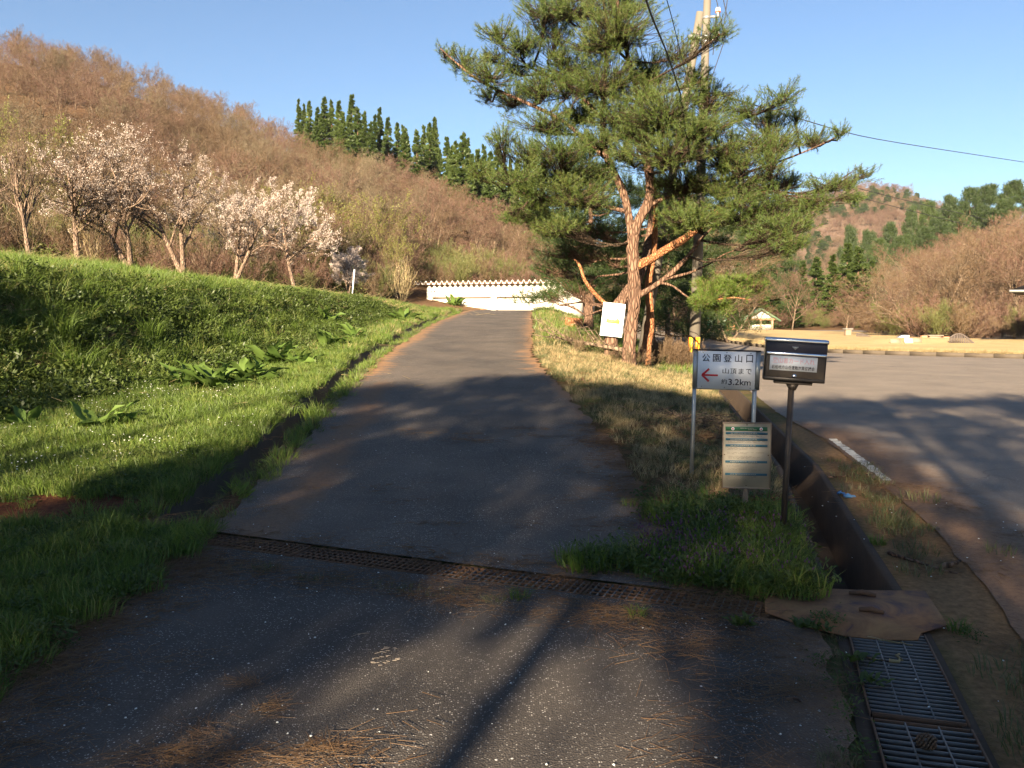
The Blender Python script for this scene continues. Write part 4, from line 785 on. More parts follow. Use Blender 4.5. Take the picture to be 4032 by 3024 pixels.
# shade pines standing behind the viewpoint
sp = make_pine('pine_tree', 51, 1, .42, .55, 5, m_pineneedle); 
for c in list(sp.children): bpy.data.objects.remove(c)
bpy.data.objects.remove(sp)
for i, (x_, y_, s_) in enumerate(((-24, -11, 1.1), (-20, -16, 1.2), (-27, -3, 1.1), (14, -9, 1.1), (19, -12, 1.2), (9, -15, 1.15), (13, -18, 1.2), (24, -5, 1.2), (3, -20, 1.1), (-30, -14, 1.3))):  # extra unseen pines, added to cut sky light on the foreground
    o = copytree((pC, pA, pB)[i % 3]); o.location = (x_, y_, float(H(x_, y_))-.1); o.scale = (s_,)*3; o.rotation_euler = (0, 0, i*1.3); tag(o, 'unseen pine added behind the viewpoint to block sky light', 'tree', 'pines behind the viewpoint')
TE = math.tan(SUN_EL)/math.hypot(*LDIR)
def shade_tree(tx, ty, targets, label, r0=.16, seed=0):
    """pine at (tx, ty); targets are (x, y, radius) spots on the ground that its foliage shades"""
    root = empty('pine_tree', (tx, ty, 0)); tag(root, label, 'tree', 'pines behind the viewpoint'); pads = []; r = np.random.default_rng(seed)
    for (gx, gy, gr, gz) in targets:
        gr = gr*1.14; k = (gy-(ty+r.normal(0, .5)))/LDIR[1]; c = np.array([gx-LDIR[0]*k, gy-LDIR[1]*k, gz+k*TE*math.hypot(*LDIR)]); pads.append((c-[tx, ty, 0], np.array([gr, gr, gr*.45])))
    hm = max(p[0][2] for p in pads)+.2; t = np.linspace(0, 1, 10)[:, None]; P = t*[0, 0, hm]+np.sin(t*3.1)*[.15, .1, 0]; R = r0*(1-.7*t[:, 0])
    MB().tube(P, R, 10, bump=.05).build('trunk', m_bark, root, smooth=True)
    pine_from_pads(pads, [(P, R)], None, seed*13+1, tn=26, tlen=.16, tw=.012, sh=.22, parent=root, dens=1.6, twigs=False)
SH = [(-14.5, -10, [(-5.5, 5.5, 1.5, .5), (-7, 8, 1.3, 1.2), (-4.5, 4.3, 1.4, 0), (-8, 11, 1.2, 1.8), (-7.6, 13, .9, 1.2), (-10, 14, 1.0, 2.2)]),
      (-10.2, -10, [(-2.5, 5.6, 1.3, 0), (-2.6, 7.2, .8, 0), (-2.8, 3.2, 1.2, 0), (-3.6, 4.6, 1.2, 0), (-1.7, 4.3, 1.1, 0), (-1.9, 9.4, .7, .2), (-2.2, 11.5, .6, .4)]),
      (-7.2, -10, [(-.9, 4.6, 1.3, 0), (-1.9, 2.4, .7, 0), (-.3, 6.4, 1.2, 0), (-1.4, 8.2, 1.0, .2), (-.6, 10.4, 1.1, .4), (-.3, 8.0, .9, .2), (-1.2, 5.0, .8, 0), (-1.6, 11.6, .8, .4), (-.2, 12.4, .8, .5), (-1.2, 6.2, 1.0, .1)]),
      (-4.62, -10, [(.9, 5.2, 1.1, 0), (1.0, 7.0, 1.2, .2), (.6, 9.0, 1.1, .3), (1.2, 11, 1.1, .4), (.2, 13.2, .55, .5), (2.0, 12.6, 1.0, .3)]),
      (-2.0, -10, [(2.2, 4.4, 1.2, 0), (2.4, 6.4, 1.2, 0), (2.3, 8.6, 1.1, .2), (3.1, 10.6, 1.2, .1), (2.9, 13.2, .9, .1), (1.9, 2.9, .9, 0), (4.2, 12.8, .9, 0), (1.25, 3.6, .55, 0), (1.3, 2.8, .5, 0)]),
      (1.0, -10, [(4.2, 4.6, 1.5, 0), (4.6, 7.2, 1.4, 0), (5.2, 9.6, 1.3, 0), (5.6, 12, 1.2, 0), (5.6, 14, .9, 0), (3.4, 3.0, 1.1, 0)]),
      (4.2, -10, [(7.0, 6.5, 1.7, 0), (7.6, 9.4, 1.6, 0), (7.8, 12, 1.3, 0), (8.6, 14.2, 1.0, 0), (9.6, 12.4, 1.4, 0), (7.2, 14.6, .7, 0)]),
      (9.0, -10, [(10.5, 10, 1.8, 0), (11.5, 13, 1.5, 0), (12.6, 14.6, 1.2, 0), (13.5, 12, 1.8, 0), (10.4, 15, .8, 0)])]
for i, (tx, ty, tg) in enumerate(SH): shade_tree(tx, ty, tg, 'pine standing behind the viewpoint whose crown shades the drive', .11 if i == 3 else .15, i+1)
# ------------------------------------------------------------------ writing
def text(body, name, mat, parent, w, h, cx, cz, y=-.003, bold=0., depth=.0008):
    """flat lettering in the parent's xz plane, fitted into a box w by h centred on (cx, cz)"""
    c = bpy.data.curves.new(name, 'FONT'); c.body = body; c.size = 1; c.extrude = 0; c.offset = bold; c.resolution_u = 3; t = bpy.data.objects.new(name, c)
    me = bpy.data.meshes.new_from_object(t); bpy.data.objects.remove(t)
    v = np.array([q.co[:] for q in me.vertices]); lo, hi = v.min(0), v.max(0); sx, sz = w/(hi[0]-lo[0]), h/(hi[1]-lo[1])
    v2 = np.stack([(v[:, 0]-(lo[0]+hi[0])/2)*sx+cx, np.full(len(v), y), (v[:, 1]-(lo[1]+hi[1])/2)*sz+cz], 1); me.vertices.foreach_set('co', v2.ravel().astype(np.float32)); me.update()
    me.materials.clear(); me.materials.append(mat); o = bpy.data.objects.new(name, me); COL.objects.link(o); o.parent = parent; return o
def bx(name, c, d, mat, parent, R=None, bev=0):
    o = MB().box(c, d, R).build(name, mat, parent)
    if bev:
        m = o.modifiers.new('edge', 'BEVEL'); m.width = bev; m.segments = 2
    return o
def ground_at(px, py): p = hit(px, py); return p
# ---- trail sign on two steel posts
SY = 7.15; p = at(724, 370, SY); gz = float(H(p[0], p[1])); sg = empty('trail_sign', (p[0], p[1], gz), (0, math.radians(1.0), math.radians(-9))); tag(sg, 'white park trail sign with black lettering and red arrow on two galvanised posts', 'sign')
zc = p[2]-gz; sw, sh_ = .545, .325; k = sw/64.7
bx('panel', (0, -.022, zc), (.47, .004, .315), m_white, sg)
for x in (-1, 1): bx('side_bracket', (x*(sw/2-.018), -.014, zc), (.042, .012, sh_), m_steel, sg)
bx('top_rail', (0, -.012, zc+sh_/2+.004), (sw+.01, .03, .010), m_darkbox, sg); bx('bottom_rail', (0, -.012, zc-sh_/2+.002), (sw-.05, .018, .012), m_steel, sg)
MB().tube([(-.255, 0, -.15), (-.255, .006, zc+sh_/2-.01)], [.017, .017], 4).build('post', m_steel, sg); MB().tube([(.240, 0, -.15), (.240, .006, zc+sh_/2-.01)], [.019, .019], 4).build('post', m_steel, sg)
for x, z in ((-.195, .145), (0, .148), (.195, .145), (-.2, -.142), (-.01, -.145), (.2, -.145)): MB().tube([(x, -.0245, zc+z), (x, -.027, zc+z)], [.005, .005], 8).build('rivet', m_steel, sg)
px2 = lambda x: ((x-150)/(955-150)-.5)*.47; pz2 = lambda z: zc+(.5-(z-310)/(850-310))*.315
def stext(b, n, x0, x1, z0, z1, bold=.012, mat=m_black): return text(b, n, mat, sg, px2(x1)-px2(x0), pz2(z0)-pz2(z1), (px2(x0)+px2(x1))/2, (pz2(z0)+pz2(z1))/2, -.0255, bold)
for ch, x0, x1 in (('公', 208, 318), ('園', 358, 468), ('登', 508, 622), ('山', 668, 768), ('口', 825, 918)): stext(ch, 'lettering', x0, x1, 352, 462, .008)
for ch, x0, x1 in (('山', 500, 588), ('頂', 608, 696), ('ま', 724, 796), ('で', 826, 905)): stext(ch, 'lettering', x0, x1, 553, 630, .006)
stext('約', 'lettering', 488, 566, 706, 780, .006); stext('3.2km', 'lettering', 586, 900, 702, 792, .014)
mb = MB(); Rr = lambda a: np.array([[math.cos(a), 0, -math.sin(a)], [0, 1, 0], [math.sin(a), 0, math.cos(a)]])
cxx, czz = px2(320), pz2(657); mb.box((px2(330), -.0262, czz), (px2(435)-px2(220), .0016, .015)); a = math.radians(43)
for sgn in (1, -1): mb.box((px2(262), -.0266+sgn*.0001, czz+sgn*.0262), (.078, .0016, .017), Rr(sgn*a))
mb.build('red_arrow', m_red, sg)
# ---- information board on a wooden stake
IY = 6.05; p = at(746.5, 455, IY); gz = float(H(p[0], p[1])); ib = empty('information_board', (p[0], p[1], gz), (0, math.radians(-.3), math.radians(-9))); tag(ib, 'yellowed notice board with green and blue bars on a wooden stake', 'notice board')
zc = p[2]-gz; bw_, bh = .33, .478
bx('board', (0, -.02, zc), (bw_, .012, bh), m_paper, ib); bx('stake', (0, .006, (zc+.1)/2-.1), (.036, .03, zc+.1+.15), m_wood, ib)
mb = MB().box((0, -.0235, zc+bh/2-.004), (bw_+.006, .02, .008)).box((0, -.0235, zc-bh/2+.004), (bw_+.006, .02, .008)).box((-bw_/2, -.0235, zc), (.006, .0195, bh)).box((bw_/2, -.0235, zc), (.006, .0195, bh)); mb.build('edge_trim', m_wood, ib)
def bz(t): return zc+bh*(.5-t)
bx('header_bar', (-.004, -.0268, bz(.098)), (.290, .0012, .030), m_green, ib); r = np.random.default_rng(3)
for x in (-.098, .098):
    MB().tube([(x, -.0272, bz(.098)), (x, -.0285, bz(.098))], [.0115, .0115], 14).build('emblem', m_white, ib); MB().tube([(x, -.0284, bz(.098)), (x, -.0292, bz(.098))], [.006, .006], 6).build('emblem', m_red, ib)
mb = MB()
for x0, x1, z in ((-.045, .05, .088), (.012, .068, .108)):
    xx = x0
    while xx < x1: w_ = r.uniform(.003, .009); mb.box((xx, -.0275, bz(z)), (w_, .0006, .006)); xx += w_+.002
for t in (.165, .257, .350, .595, .785):
    bx('blue_bar', (-.002, -.0268, bz(t)), (.291, .0012, .0165), m_blue, ib)
    xx = -.11
    while xx < .07: w_ = r.uniform(.004, .012); mb.box((xx, -.0275, bz(t)), (w_, .0006, .005)); xx += w_+.003
mb.build('bar_lettering', m_paper, ib); mb = MB()
for t in (.195, .21, .287, .302, .38, .395, .41, .455, .472, .512, .528, .545, .62, .655, .672, .70, .715, .815, .832, .86):
    xx = -.14+r.uniform(0, .02); x1 = r.uniform(.0, .14)
    while xx < x1:
        w_ = r.uniform(.003, .011); mb.box((xx, -.0266, bz(t)), (w_, .0008, .004)); xx += w_+r.choice([.0015, .0015, .012])
mb.build('small_print', m_faded, ib)
for x, t in ((0, .035), (-.155, .49), (.15, .49), (0, .955)): MB().tube([(x, -.0265, bz(t)), (x, -.0285, bz(t))], [.004, .004], 8).build('screw', m_rustbar, ib)
# ---- card box on a brown post
BYY = 5.6; p0 = at(782, 541, BYY); gz = float(H(p0[0], p0[1])); mb_o = empty('card_box', (p0[0], p0[1], gz), (0, 0, 0)); tag(mb_o, 'dark metal drop box for climber cards with aluminium flap on a brown post', 'letter box')
ctop = at(791.5, 384, BYY)-np.array([p0[0], p0[1], gz]); MB().tube([(0, 0, -.12), (ctop[0], 0, ctop[2])], [.021, .021], 4).build('post', m_brownpost, mb_o)
box = empty('box', (0, 0, 0)); box.parent = mb_o; cc = at(794.5, 360, BYY)-np.array([p0[0], p0[1], gz])
bpy.data.objects.remove(box); Rm = np.array(Euler((0, math.radians(3.2), math.radians(-13))).to_matrix())
class PB:
    """boxes in the tilted frame of the letter box"""
    def b(s, name, c, d, mat, bev=.002):
        o = bx(name, (0, 0, 0), d, mat, mb_o, None, bev); o.location = tuple(cc+Rm@np.array(c)); o.rotation_euler = Euler((0, math.radians(3.2), math.radians(-13))); return o
pbx = PB(); BW, BH, BD = .385, .275, .13
body = pbx.b('body', (0, 0, -.002), (BW, BD, BH), m_darkbox, .006); pbx.b('top_cap', (0, -.006, BH/2-.010), (BW+.012, BD+.02, .030), m_chrome, .010)
pbx.b('upper_panel', (0, -BD/2-.003, BH/2-.058), (BW-.008, .006, .062), m_black, .001); pbx.b('flap_rail', (.002, -BD/2-.010, BH/2-.098), (BW-.012, .020, .024), m_chrome, .007)
pbx.b('front_panel', (0, -BD/2-.004, -.045), (BW-.02, .008, .150), m_brownpost, .003); pbx.b('bottom_lip', (-.002, -BD/2-.006, -BH/2+.012), (BW, .016, .024), m_darkbox, .004); pbx.b('base_bracket', (.0, 0, -BH/2-.012), (.24, .09, .018), m_brownpost, .002)
lab_ = pbx.b('card_label', (-.012, -BD/2-.0095, -.022), (.296, .002, .094), m_label, 0)
def btext(b, w, h, x, z, mat, bold): o = text(b, 'lettering', mat, mb_o, w, h, x, z, 0, bold); o.location = tuple(cc+Rm@np.array((-.012, -BD/2-.0115, -.022))); o.rotation_euler = Euler((0, math.radians(3.2), math.radians(-13)))
btext('登山者カード入れ', .262, .036, 0, .018, m_pink, .012); btext('岩船地方山岳遭難対策協議会', .268, .026, 0, -.026, m_black, .012)
tri = mk('down_arrow', [(-.022, 0, .01), (.022, 0, .01), (0, 0, -.012), (-.022, .002, .01), (.022, .002, .01), (0, .002, -.012)], [[[0, 2, 1], [3, 4, 5]], [[0, 1, 4, 3], [1, 2, 5, 4], [2, 0, 3, 5]]], m_signpale, mb_o)
tri.data.materials[0] = m_steel; tri.location = tuple(cc+Rm@np.array((-.008, -BD/2-.0085, BH/2-.058))); tri.rotation_euler = Euler((0, math.radians(3.2), math.radians(-13)))
o = MB().tube([(0, 0, 0), (0, -.012, 0)], [.016, .014], 12).build('lock', m_chrome, mb_o); o.location = tuple(cc+Rm@np.array((0, -BD/2-.006, -BH/2+.035)))
o = MB().tube([(0, 0, -.055), (0, 0, -.012)], [.022, .045], 8).build('post_collar', m_brownpost, mb_o); o.location = tuple(cc+Rm@np.array((0, 0, -BH/2-.008)))
# ---- tilted white board tied to the leaning pine
WY = LY-.24; c = at(612.7, 319.8, WY); wb = empty('white_board', tuple(c), (0, math.radians(6.2), math.radians(-3))); tag(wb, 'tilted white poster board with a small ochre picture fixed to the leaning pine', 'poster board'); ww = 22.0*WY/F; wh = 33.2*WY/F
bx('board', (0, 0, 0), (ww, .012, wh), m_white, wb, None, .002); bx('backing', (.012, .022, -.012), (ww*.96, .018, wh*.97), m_wood, wb)
mb = MB(); r = np.random.default_rng(5); mb.box((.01, -.0068, -.043), (ww*.62, .0012, wh*.10))
for i in range(12): mb.box((.01+ww*.6*(i/12-.46), -.0068, -.043+wh*.05), (ww*.05, .0011, wh*r.uniform(.02, .10)*(1.4 if i > 7 else .5)))
mb.build('picture', m_ochre, wb); MB().tube([(-ww*.25, -.006, wh*.36), (-ww*.25, -.0075, wh*.36)], [.013, .013], 6).build('emblem', m_red, wb)
mb = MB(); xx = -ww*.18
while xx < ww*.25: w_ = r.uniform(.008, .016); mb.box((xx, -.0068, wh*.355), (w_, .001, .016)); xx += w_+.006
mb.build('title_print', m_faded, wb)
for x, z in ((-.43, -.46), (.42, -.46)): MB().tube([(x*ww, -.006, z*wh), (x*ww, -.010, z*wh)], [.008, .008], 6).build('screw', m_rustbar, wb)
# ---- utility pole with strut, bands, insulators, reflector
UY = 21.8; b = at(693.2, 374, UY); b[2] = float(H(b[0], b[1])); up = empty('utility_pole', tuple(b)); tag(up, 'tall concrete utility pole with an orange and yellow reflector band', 'utility pole')
tp = at(709.5, -60, UY)-b; axis = tp/np.linalg.norm(tp); lenp = float(np.linalg.norm(tp)); MB().tube([(0, 0, -.3), tuple(axis*lenp*.5), tuple(tp)], [.148, .115, .08], 20).build('shaft', m_pole, up, smooth=True)
def onp(py):
    lo, hi = 0, lenp
    for _ in range(40):
        m = (lo+hi)/2; q = b+axis*m; d = q-np.array([0, 0, CAMZ]); v = 384-F*(d[1]*(-math.sin(-PITCH))*1+d[2]*math.cos(PITCH)+0)/(d[1]*math.cos(PITCH)-d[2]*math.sin(PITCH)) if False else None
        yy = d[1]*math.cos(PITCH)-d[2]*math.sin(PITCH); zz = d[1]*math.sin(PITCH)+d[2]*math.cos(PITCH); pyy = 384-F*zz/yy
        if pyy > py: lo = m
        else: hi = m
    return lo
def rad(t): return np.interp(t/lenp, [0, .5, 1], [.148, .115, .08])
def band(t, hgt, mat, name, parent=up, ex=.008): q = axis*t; MB().tube([tuple(q-axis*hgt/2), tuple(q+axis*hgt/2)], [rad(t)+ex]*2, 20).build(name, mat, parent)
for py in (18, 37, 42): band(onp(py), .07, m_steel, 'band')
t0, t1 = onp(352), onp(337); th = np.linspace(0, 2*math.pi, 13)[:-1]
for i, a in enumerate(th):
    mb = MB(); q0, q1 = axis*t0, axis*t1; rr = rad(t0)+.006; a1 = a+math.pi/6-.02
    v = []; 
    for q in (q0, q1):
        for aa in (a, a1):
            for r_ in (rr, rr+.006): v.append(q+np.array([math.cos(aa)*r_, math.sin(aa)*r_, 0]))
    mb.add(v, [[0, 2, 6, 4], [1, 5, 7, 3], [0, 1, 3, 2], [4, 6, 7, 5], [0, 4, 5, 1], [2, 3, 7, 6]]); mb.build('reflector_strip', [m_yellow, m_orange, m_brownpost][(i+2) % 3 if i % 3 else 0] if False else [m_orange, m_yellow, m_brownpost][i % 3], up)
MB().tube([tuple(axis*onp(331)+np.array([-.15, -.1, .0])), tuple(axis*onp(333)+np.array([0, -.175, 0])), tuple(axis*onp(337)+np.array([.12, -.08, 0]))], [.008]*3, 5).build('strap', m_brownpost, up)
for py in (84,): q = axis*onp(py); MB().tube([tuple(q), tuple(q+np.array([-.22, -.05, 0]))], [.008, .008], 5).build('step_bolt', m_steel, up)
for py in (16, 39):
    q = axis*onp(py); MB().box(q+np.array([.20, 0, -.02]), (.22, .05, .05)).build('insulator_arm', m_steel, up)
    i0 = MB().tube([tuple(q+np.array([.28, 0, 0])), tuple(q+np.array([.28, 0, .06])), tuple(q+np.array([.28, 0, .07])), tuple(q+np.array([.28, 0, .14])), tuple(q+np.array([.28, 0, .2]))], [.03, .03, .06, .065, .05], 12).build('insulator', m_insul, up, smooth=True)
    MB().tube([tuple(q+np.array([.28, 0, .075])), tuple(q+np.array([.28, 0, .11]))], [.068, .068], 12).build('insulator_ring', m_insred, i0)
st = at(700.5, 12, UY+.1); sb = at(640, 337, UY+1.2); sb[2] = float(H(sb[0], sb[1]))-.2; so_ = empty('strut_pole', tuple(sb)); tag(so_, 'brownish strut pole leaning against the top of the utility pole', 'utility pole')
MB().tube([(0, 0, 0), tuple((st-sb)*.5), tuple(st-sb)], [.13, .115, .10], 16).build('shaft', m_pole, so_, smooth=True); q = at(693, 37, UY+.1)-sb; MB().tube([tuple(q-[0, 0, .04]), tuple(q+[0, 0, .04])], [.125, .125], 14).build('band', m_steel, so_); MB().box(q+np.array([.2, 0, -.02]), (.28, .05, .06)).build('clamp', m_steel, so_)
def cable(name, pts, r, label, sag=0, grp=None):
    P = np.array(pts); n = 26; t = np.linspace(0, len(P)-1, n); Q_ = np.stack([np.interp(t, range(len(P)), P[:, c]) for c in range(3)], 1); tt = np.linspace(0, 1, n); Q_[:, 2] -= sag*4*tt*(1-tt)
    for _ in range(4): Q_[1:-1] = (Q_[:-2]+2*Q_[1:-1]+Q_[2:])/4
    o = MB().tube(Q_, [r]*n, 5, cap=False).build(name, m_wire, smooth=True); tag(o, label, 'cable', grp); return o
cable('power_cable', [at(640, -20, 9), at(651, 15, 11), at(668, 55, 14), at(682, 99, 18)], .014, 'thick black cable dropping from the top edge into the pine crown')
cable('power_cable', [at(664, -10, 12), at(672, 18, 13), at(681, 55, 15.5), at(692, 100, 18.5)], .007, 'thin cable crossing just left of the strut pole top')
cable('power_cable', [at(700, 90, 19), at(745, 102, 24), at(860, 137, 38), at(1030, 163, 52)], .018, 'cable running right from the pole across the sky')
cable('power_cable', [at(810, 176, 50), at(900, 199, 65), at(1040, 232, 80)], .022, 'upper of the two faint far cables over the right hill')
cable('power_cable', [at(790, 178, 50), at(880, 203, 66), at(1040, 243, 82)], .022, 'lower of the two faint far cables over the right hill')
for a_, b_, l in (((712, -20), (725, 38), 'twisted cable from the top edge to the lower insulator'), ((730, -20), (722, 40), 'cable crossing behind the insulators'), ((719, -20), (727, 16), 'cable meeting the upper insulator'), ((724, 42), (712, 77), 'cable slanting from the lower insulator into the foliage'), ((716, 18), (713, 55), 'short cable hugging the right side of the pole')):
    cable('pole_cable', [at(a_[0], a_[1], UY-.1), at(b_[0], b_[1], UY-.05)], .011, l)
o = MB().box((0, 0, 0), (.3, .1, .07)).build('cable_fitting', m_insul); o.location = tuple(at(725, 94, 19)); tag(o, 'small white fitting among the pine foliage right of the pole', 'fitting')
# ---- garage
gl = at(427, 316, 55.5); gr_ = at(573, 316, 52.5); w_ = math.hypot(gr_[0]-gl[0], gr_[1]-gl[1]); ga = math.atan2(gr_[1]-gl[1], gr_[0]-gl[0]); gc = (gl+gr_)/2; top = at(500, 284.5, gc[1])[2]; gz = .95
gar = empty('garage', (gc[0], gc[1], gz), (0, 0, ga)); tag(gar, 'cream double garage with corrugated roof edge at the top of the drive', 'garage'); hw = top-gz
D = 6.0; dw = w_*.405; dh = hw-.82; gap = w_*.045; xl_ = -w_/2+w_*.045; pieces = [(-w_/2, xl_), (xl_+dw, xl_+dw+gap), (xl_+2*dw+gap, w_/2)]
mb = MB().box((0, .1, hw-.41), (w_, .2, .82))
for a, b2 in pieces: mb.box(((a+b2)/2, .1, dh/2), (b2-a, .2, dh))
mb.box((0, D, hw/2), (w_, .2, hw)).box((-w_/2+.1, D/2, hw/2), (.2, D-.2, hw)).box((w_/2-.1, D/2, hw/2), (.2, D-.2, hw)); mb.build('wall', m_cream, gar)
for x0 in (xl_, xl_+dw+gap):
    dz_ = dh/10
    for i in range(10): bx('door_slat', (x0+dw/2, .14+.004*(i % 2), dz_*(i+.5)), (dw, .04, dz_-.012), m_cream, gar)
for x0 in (xl_, xl_+dw+gap): bx('door_lintel', (x0+dw/2, -.02, dh+.02), (dw+.06, .05, .05), m_brown, gar); bx('door_jamb', (x0-.02, -.02, dh/2), (.05, .04, dh), m_brown, gar)
ribs = 30; mb = MB(); pitch = (w_+1.2)/ribs
xs2 = []; zs2 = []
for i in range(ribs):
    x0 = -w_/2-.75+i*pitch
    for f, z in ((0, 0), (.22, 0), (.42, .17), (.58, .17), (.78, 0)): xs2.append(x0+f*pitch); zs2.append(z)
xs2 = np.array(xs2); zs2 = np.array(zs2); n = len(xs2); v = []
for y, zz in ((-.5, 0), (D+.4, -.25)):
    for off in (0, .025): v += [(x, y, hw+.02+z+off+zz) for x, z in zip(xs2, zs2)]
i = np.arange(n-1); mk('roof', v, [np.concatenate([np.stack([i, i+1, i+2*n+1, i+2*n], 1), np.stack([i+n, i+3*n, i+3*n+1, i+n+1], 1), np.stack([i, i+n, i+n+1, i+1], 1)])], m_brown, gar)
mk('roof_edge', [(x, -.515, hw+.03+z+o2) for o2 in (0, .05) for x, z in zip(xs2, zs2)], [np.stack([i, i+1, i+n+1, i+n], 1)], m_roofw, gar); bx('fascia', (0, -.02, hw+.005), (w_, .05, .07), m_brown, gar)
bx('wall_lamp', (-w_/2+.55, -.05, hw-.35), (.12, .1, .12), m_steel, gar)
# ---- lawn with kerb
LP = [(40, 19), (24, 25.2), (17.9, 29.7), (12.9, 34.8), (12.1, 41), (12.5, 50), (13.4, 58), (14.2, 66), (16, 74), (21, 95), (27, 96), (31, 76), (28, 58), (31, 51), (48, 44), (75, 34), (60, 12)]
LPs = []
for i in range(len(LP)):
    a, b2, c2, d2 = [np.array(LP[(i+k) % len(LP)], float) for k in (-1, 0, 1, 2)]
    for t in np.linspace(0, 1, 9)[:-1]: LPs.append(.5*((2*b2)+(-a+c2)*t+(2*a-5*b2+4*c2-d2)*t*t+(-a+3*b2-3*c2+d2)*t**3))
LPs = np.array(LPs); gx, gy = np.meshgrid(np.arange(10, 92, .8), np.arange(13, 103, .8))
def inside(x, y, P):
    r = np.zeros(x.shape, bool); j = len(P)-1
    for i in range(len(P)):
        c = ((P[i, 1] > y) != (P[j, 1] > y)) & (x < (P[j, 0]-P[i, 0])*(y-P[i, 1])/(P[j, 1]-P[i, 1]+1e-12)+P[i, 0]); r ^= c; j = i
    return r
cen = np.array([23., 46.]); rings_ = []
for t in np.concatenate([[1, .995], np.linspace(.985, .02, 80)]): rings_.append(cen+(LPs-cen)*t)
R_ = np.array(rings_); n = R_.shape[1]; zz = H(R_[..., 0], R_[..., 1])+.15+.03*snoise(R_[..., 0], R_[..., 1], .6, 8); v = np.concatenate([R_, zz[..., None]], -1).reshape(-1, 3); k = R_.shape[0]; i = np.arange(k-1)[:, None]*n; j = np.arange(n)[None]; j2 = (j+1) % n
q = np.stack([i+j, i+n+j, i+n+j2, i+j2], -1).reshape(-1, 4); tag(mk('lawn', v, [q[:, ::-1]], m_lawn, smooth=True), 'raised straw-coloured lawn beyond the parking lot', kind='structure')
kerbs = list(range(0, 8*8))
kr = empty('kerb', (LPs[16][0], LPs[16][1], 0)); tag(kr, 'mossy concrete kerb round the dry lawn', None, kind='structure')
for o_ in kerbs:
    a, b2 = LPs[o_], LPs[(o_+1) % len(LPs)]; nn = max(1, int(np.linalg.norm(b2-a)/1.0))
    for t in range(nn):
        p0_, p1_ = a+(b2-a)*t/nn, a+(b2-a)*(t+1)/nn; m_ = (p0_+p1_)/2; d_ = p1_-p0_; an = math.atan2(d_[1], d_[0]); R = [[math.cos(an), -math.sin(an), 0], [math.sin(an), math.cos(an), 0], [0, 0, 1]]
        MB().box((m_[0]-kr.location[0], m_[1]-kr.location[1], float(H(*m_))+.08), (np.linalg.norm(d_)-.015, .14, .17), R).build('kerb_stone', m_concdark, kr)
def lawnz(x, y): return float(H(x, y))+.15
scatter('lawn_edge_grass', [(LPs[i][0]*(1-t)+LPs[(i+1) % len(LPs)][0]*t+.35+rng.normal(0, .2), LPs[i][1]*(1-t)+LPs[(i+1) % len(LPs)][1]*t+.3+rng.normal(0, .2), float(H(*LPs[i]))+.14) for i in kerbs for t in rng.random(26)], rz(26*len(kerbs)), rng.uniform(.7, 1.3, 26*len(kerbs)), rng.integers(0, 3, 26*len(kerbs)), g_dry, 'dry grass fringe along the lawn kerb')
def on_lawn(px, py, Y, dz=.15): p = at(px, py, Y); p[2] = float(H(p[0], p[1]))+dz; return p
# ---- pavilion
PVY = 90; c = on_lawn(760.5, 331, PVY); pv = empty('pavilion', tuple(c), (0, 0, math.radians(-6))); tag(pv, 'small open notice pavilion with green gabled roof and white gable', 'pavilion'); sc = PVY/F
hw_, ev, rg = 11.3*sc, at(760, 320, PVY)[2]-c[2], at(760, 309.3, PVY)[2]-c[2]
for x in (-1, 0, 1): bx('post', (x*hw_, 0, ev/2), (.2, .2, ev), m_stone, pv)
for x in (-1, 1): bx('post', (x*hw_, 2.6, ev/2), (.2, .2, ev), m_stone, pv)
bx('beam', (0, 0, ev+.08), (hw_*2+.5, .22, .2), m_brick, pv)
mk('gable', [(-hw_, -.05, ev+.18), (hw_, -.05, ev+.18), (0, -.05, rg-.12), (-hw_, .05, ev+.18), (hw_, .05, ev+.18), (0, .05, rg-.12)], [[[0, 1, 2], [3, 5, 4]], [[0, 3, 4, 1], [1, 4, 5, 2], [2, 5, 3, 0]]], m_white, pv)
for s_ in (-1, 1):
    ex = hw_+.75; a, b2 = np.array([s_*ex, 0, ev-.1]), np.array([0, 0, rg]); an = math.atan2(b2[2]-a[2], (b2-a)[0]); L_ = np.linalg.norm(b2-a); R = [[math.cos(an), 0, -math.sin(an)], [0, 1, 0], [math.sin(an), 0, math.cos(an)]]
    MB().box((a+b2)/2+np.array([0, 1.3, .03]), (L_+.1, 3.6, .16), R).build('roof', m_roofgreen, pv)
for x in (-.5, .5): bx('rail_board', (x*hw_, .02, ev*.38), (hw_-.25, .06, .28), m_cream, pv); bx('lower_panel', (x*hw_, .05, ev*.15), (hw_-.25, .06, ev*.28), m_conc, pv)
# ---- small park things
def simple(name, px, py, Y, w, d, h, mat, label, cat, cap=None, dz=.15):
    c = on_lawn(px, py, Y, dz); r_ = empty(name, tuple(c), (0, 0, .1)); tag(r_, label, cat); bx('block', (0, 0, h/2), (w, d, h), mat, r_, None, .02)
    if cap: bx('cap', (0, 0, h+.05), (w+.18, d+.18, .1), cap, r_, None, .015)
    return r_
simple('brick_pillar', 731, 331, 84, .80, .6, .72, m_brick, 'orange brick pillar with a flat cap left of the pavilion', 'pillar', m_stone)
simple('stone_marker', 732.3, 336, 62, .45, .3, .40, m_stone, 'squat brown stone marker in front of the brick pillar', 'stone marker')
simple('grey_marker', 718.5, 336.5, 60, .2, .15, .42, m_conc, 'slim grey marker post near the lawn tip', 'marker post')
simple('stone_marker', 847.7, 335, 62, .42, .3, .42, m_stone, 'small brown stone by the reddish bare tree', 'stone marker', m_conc)
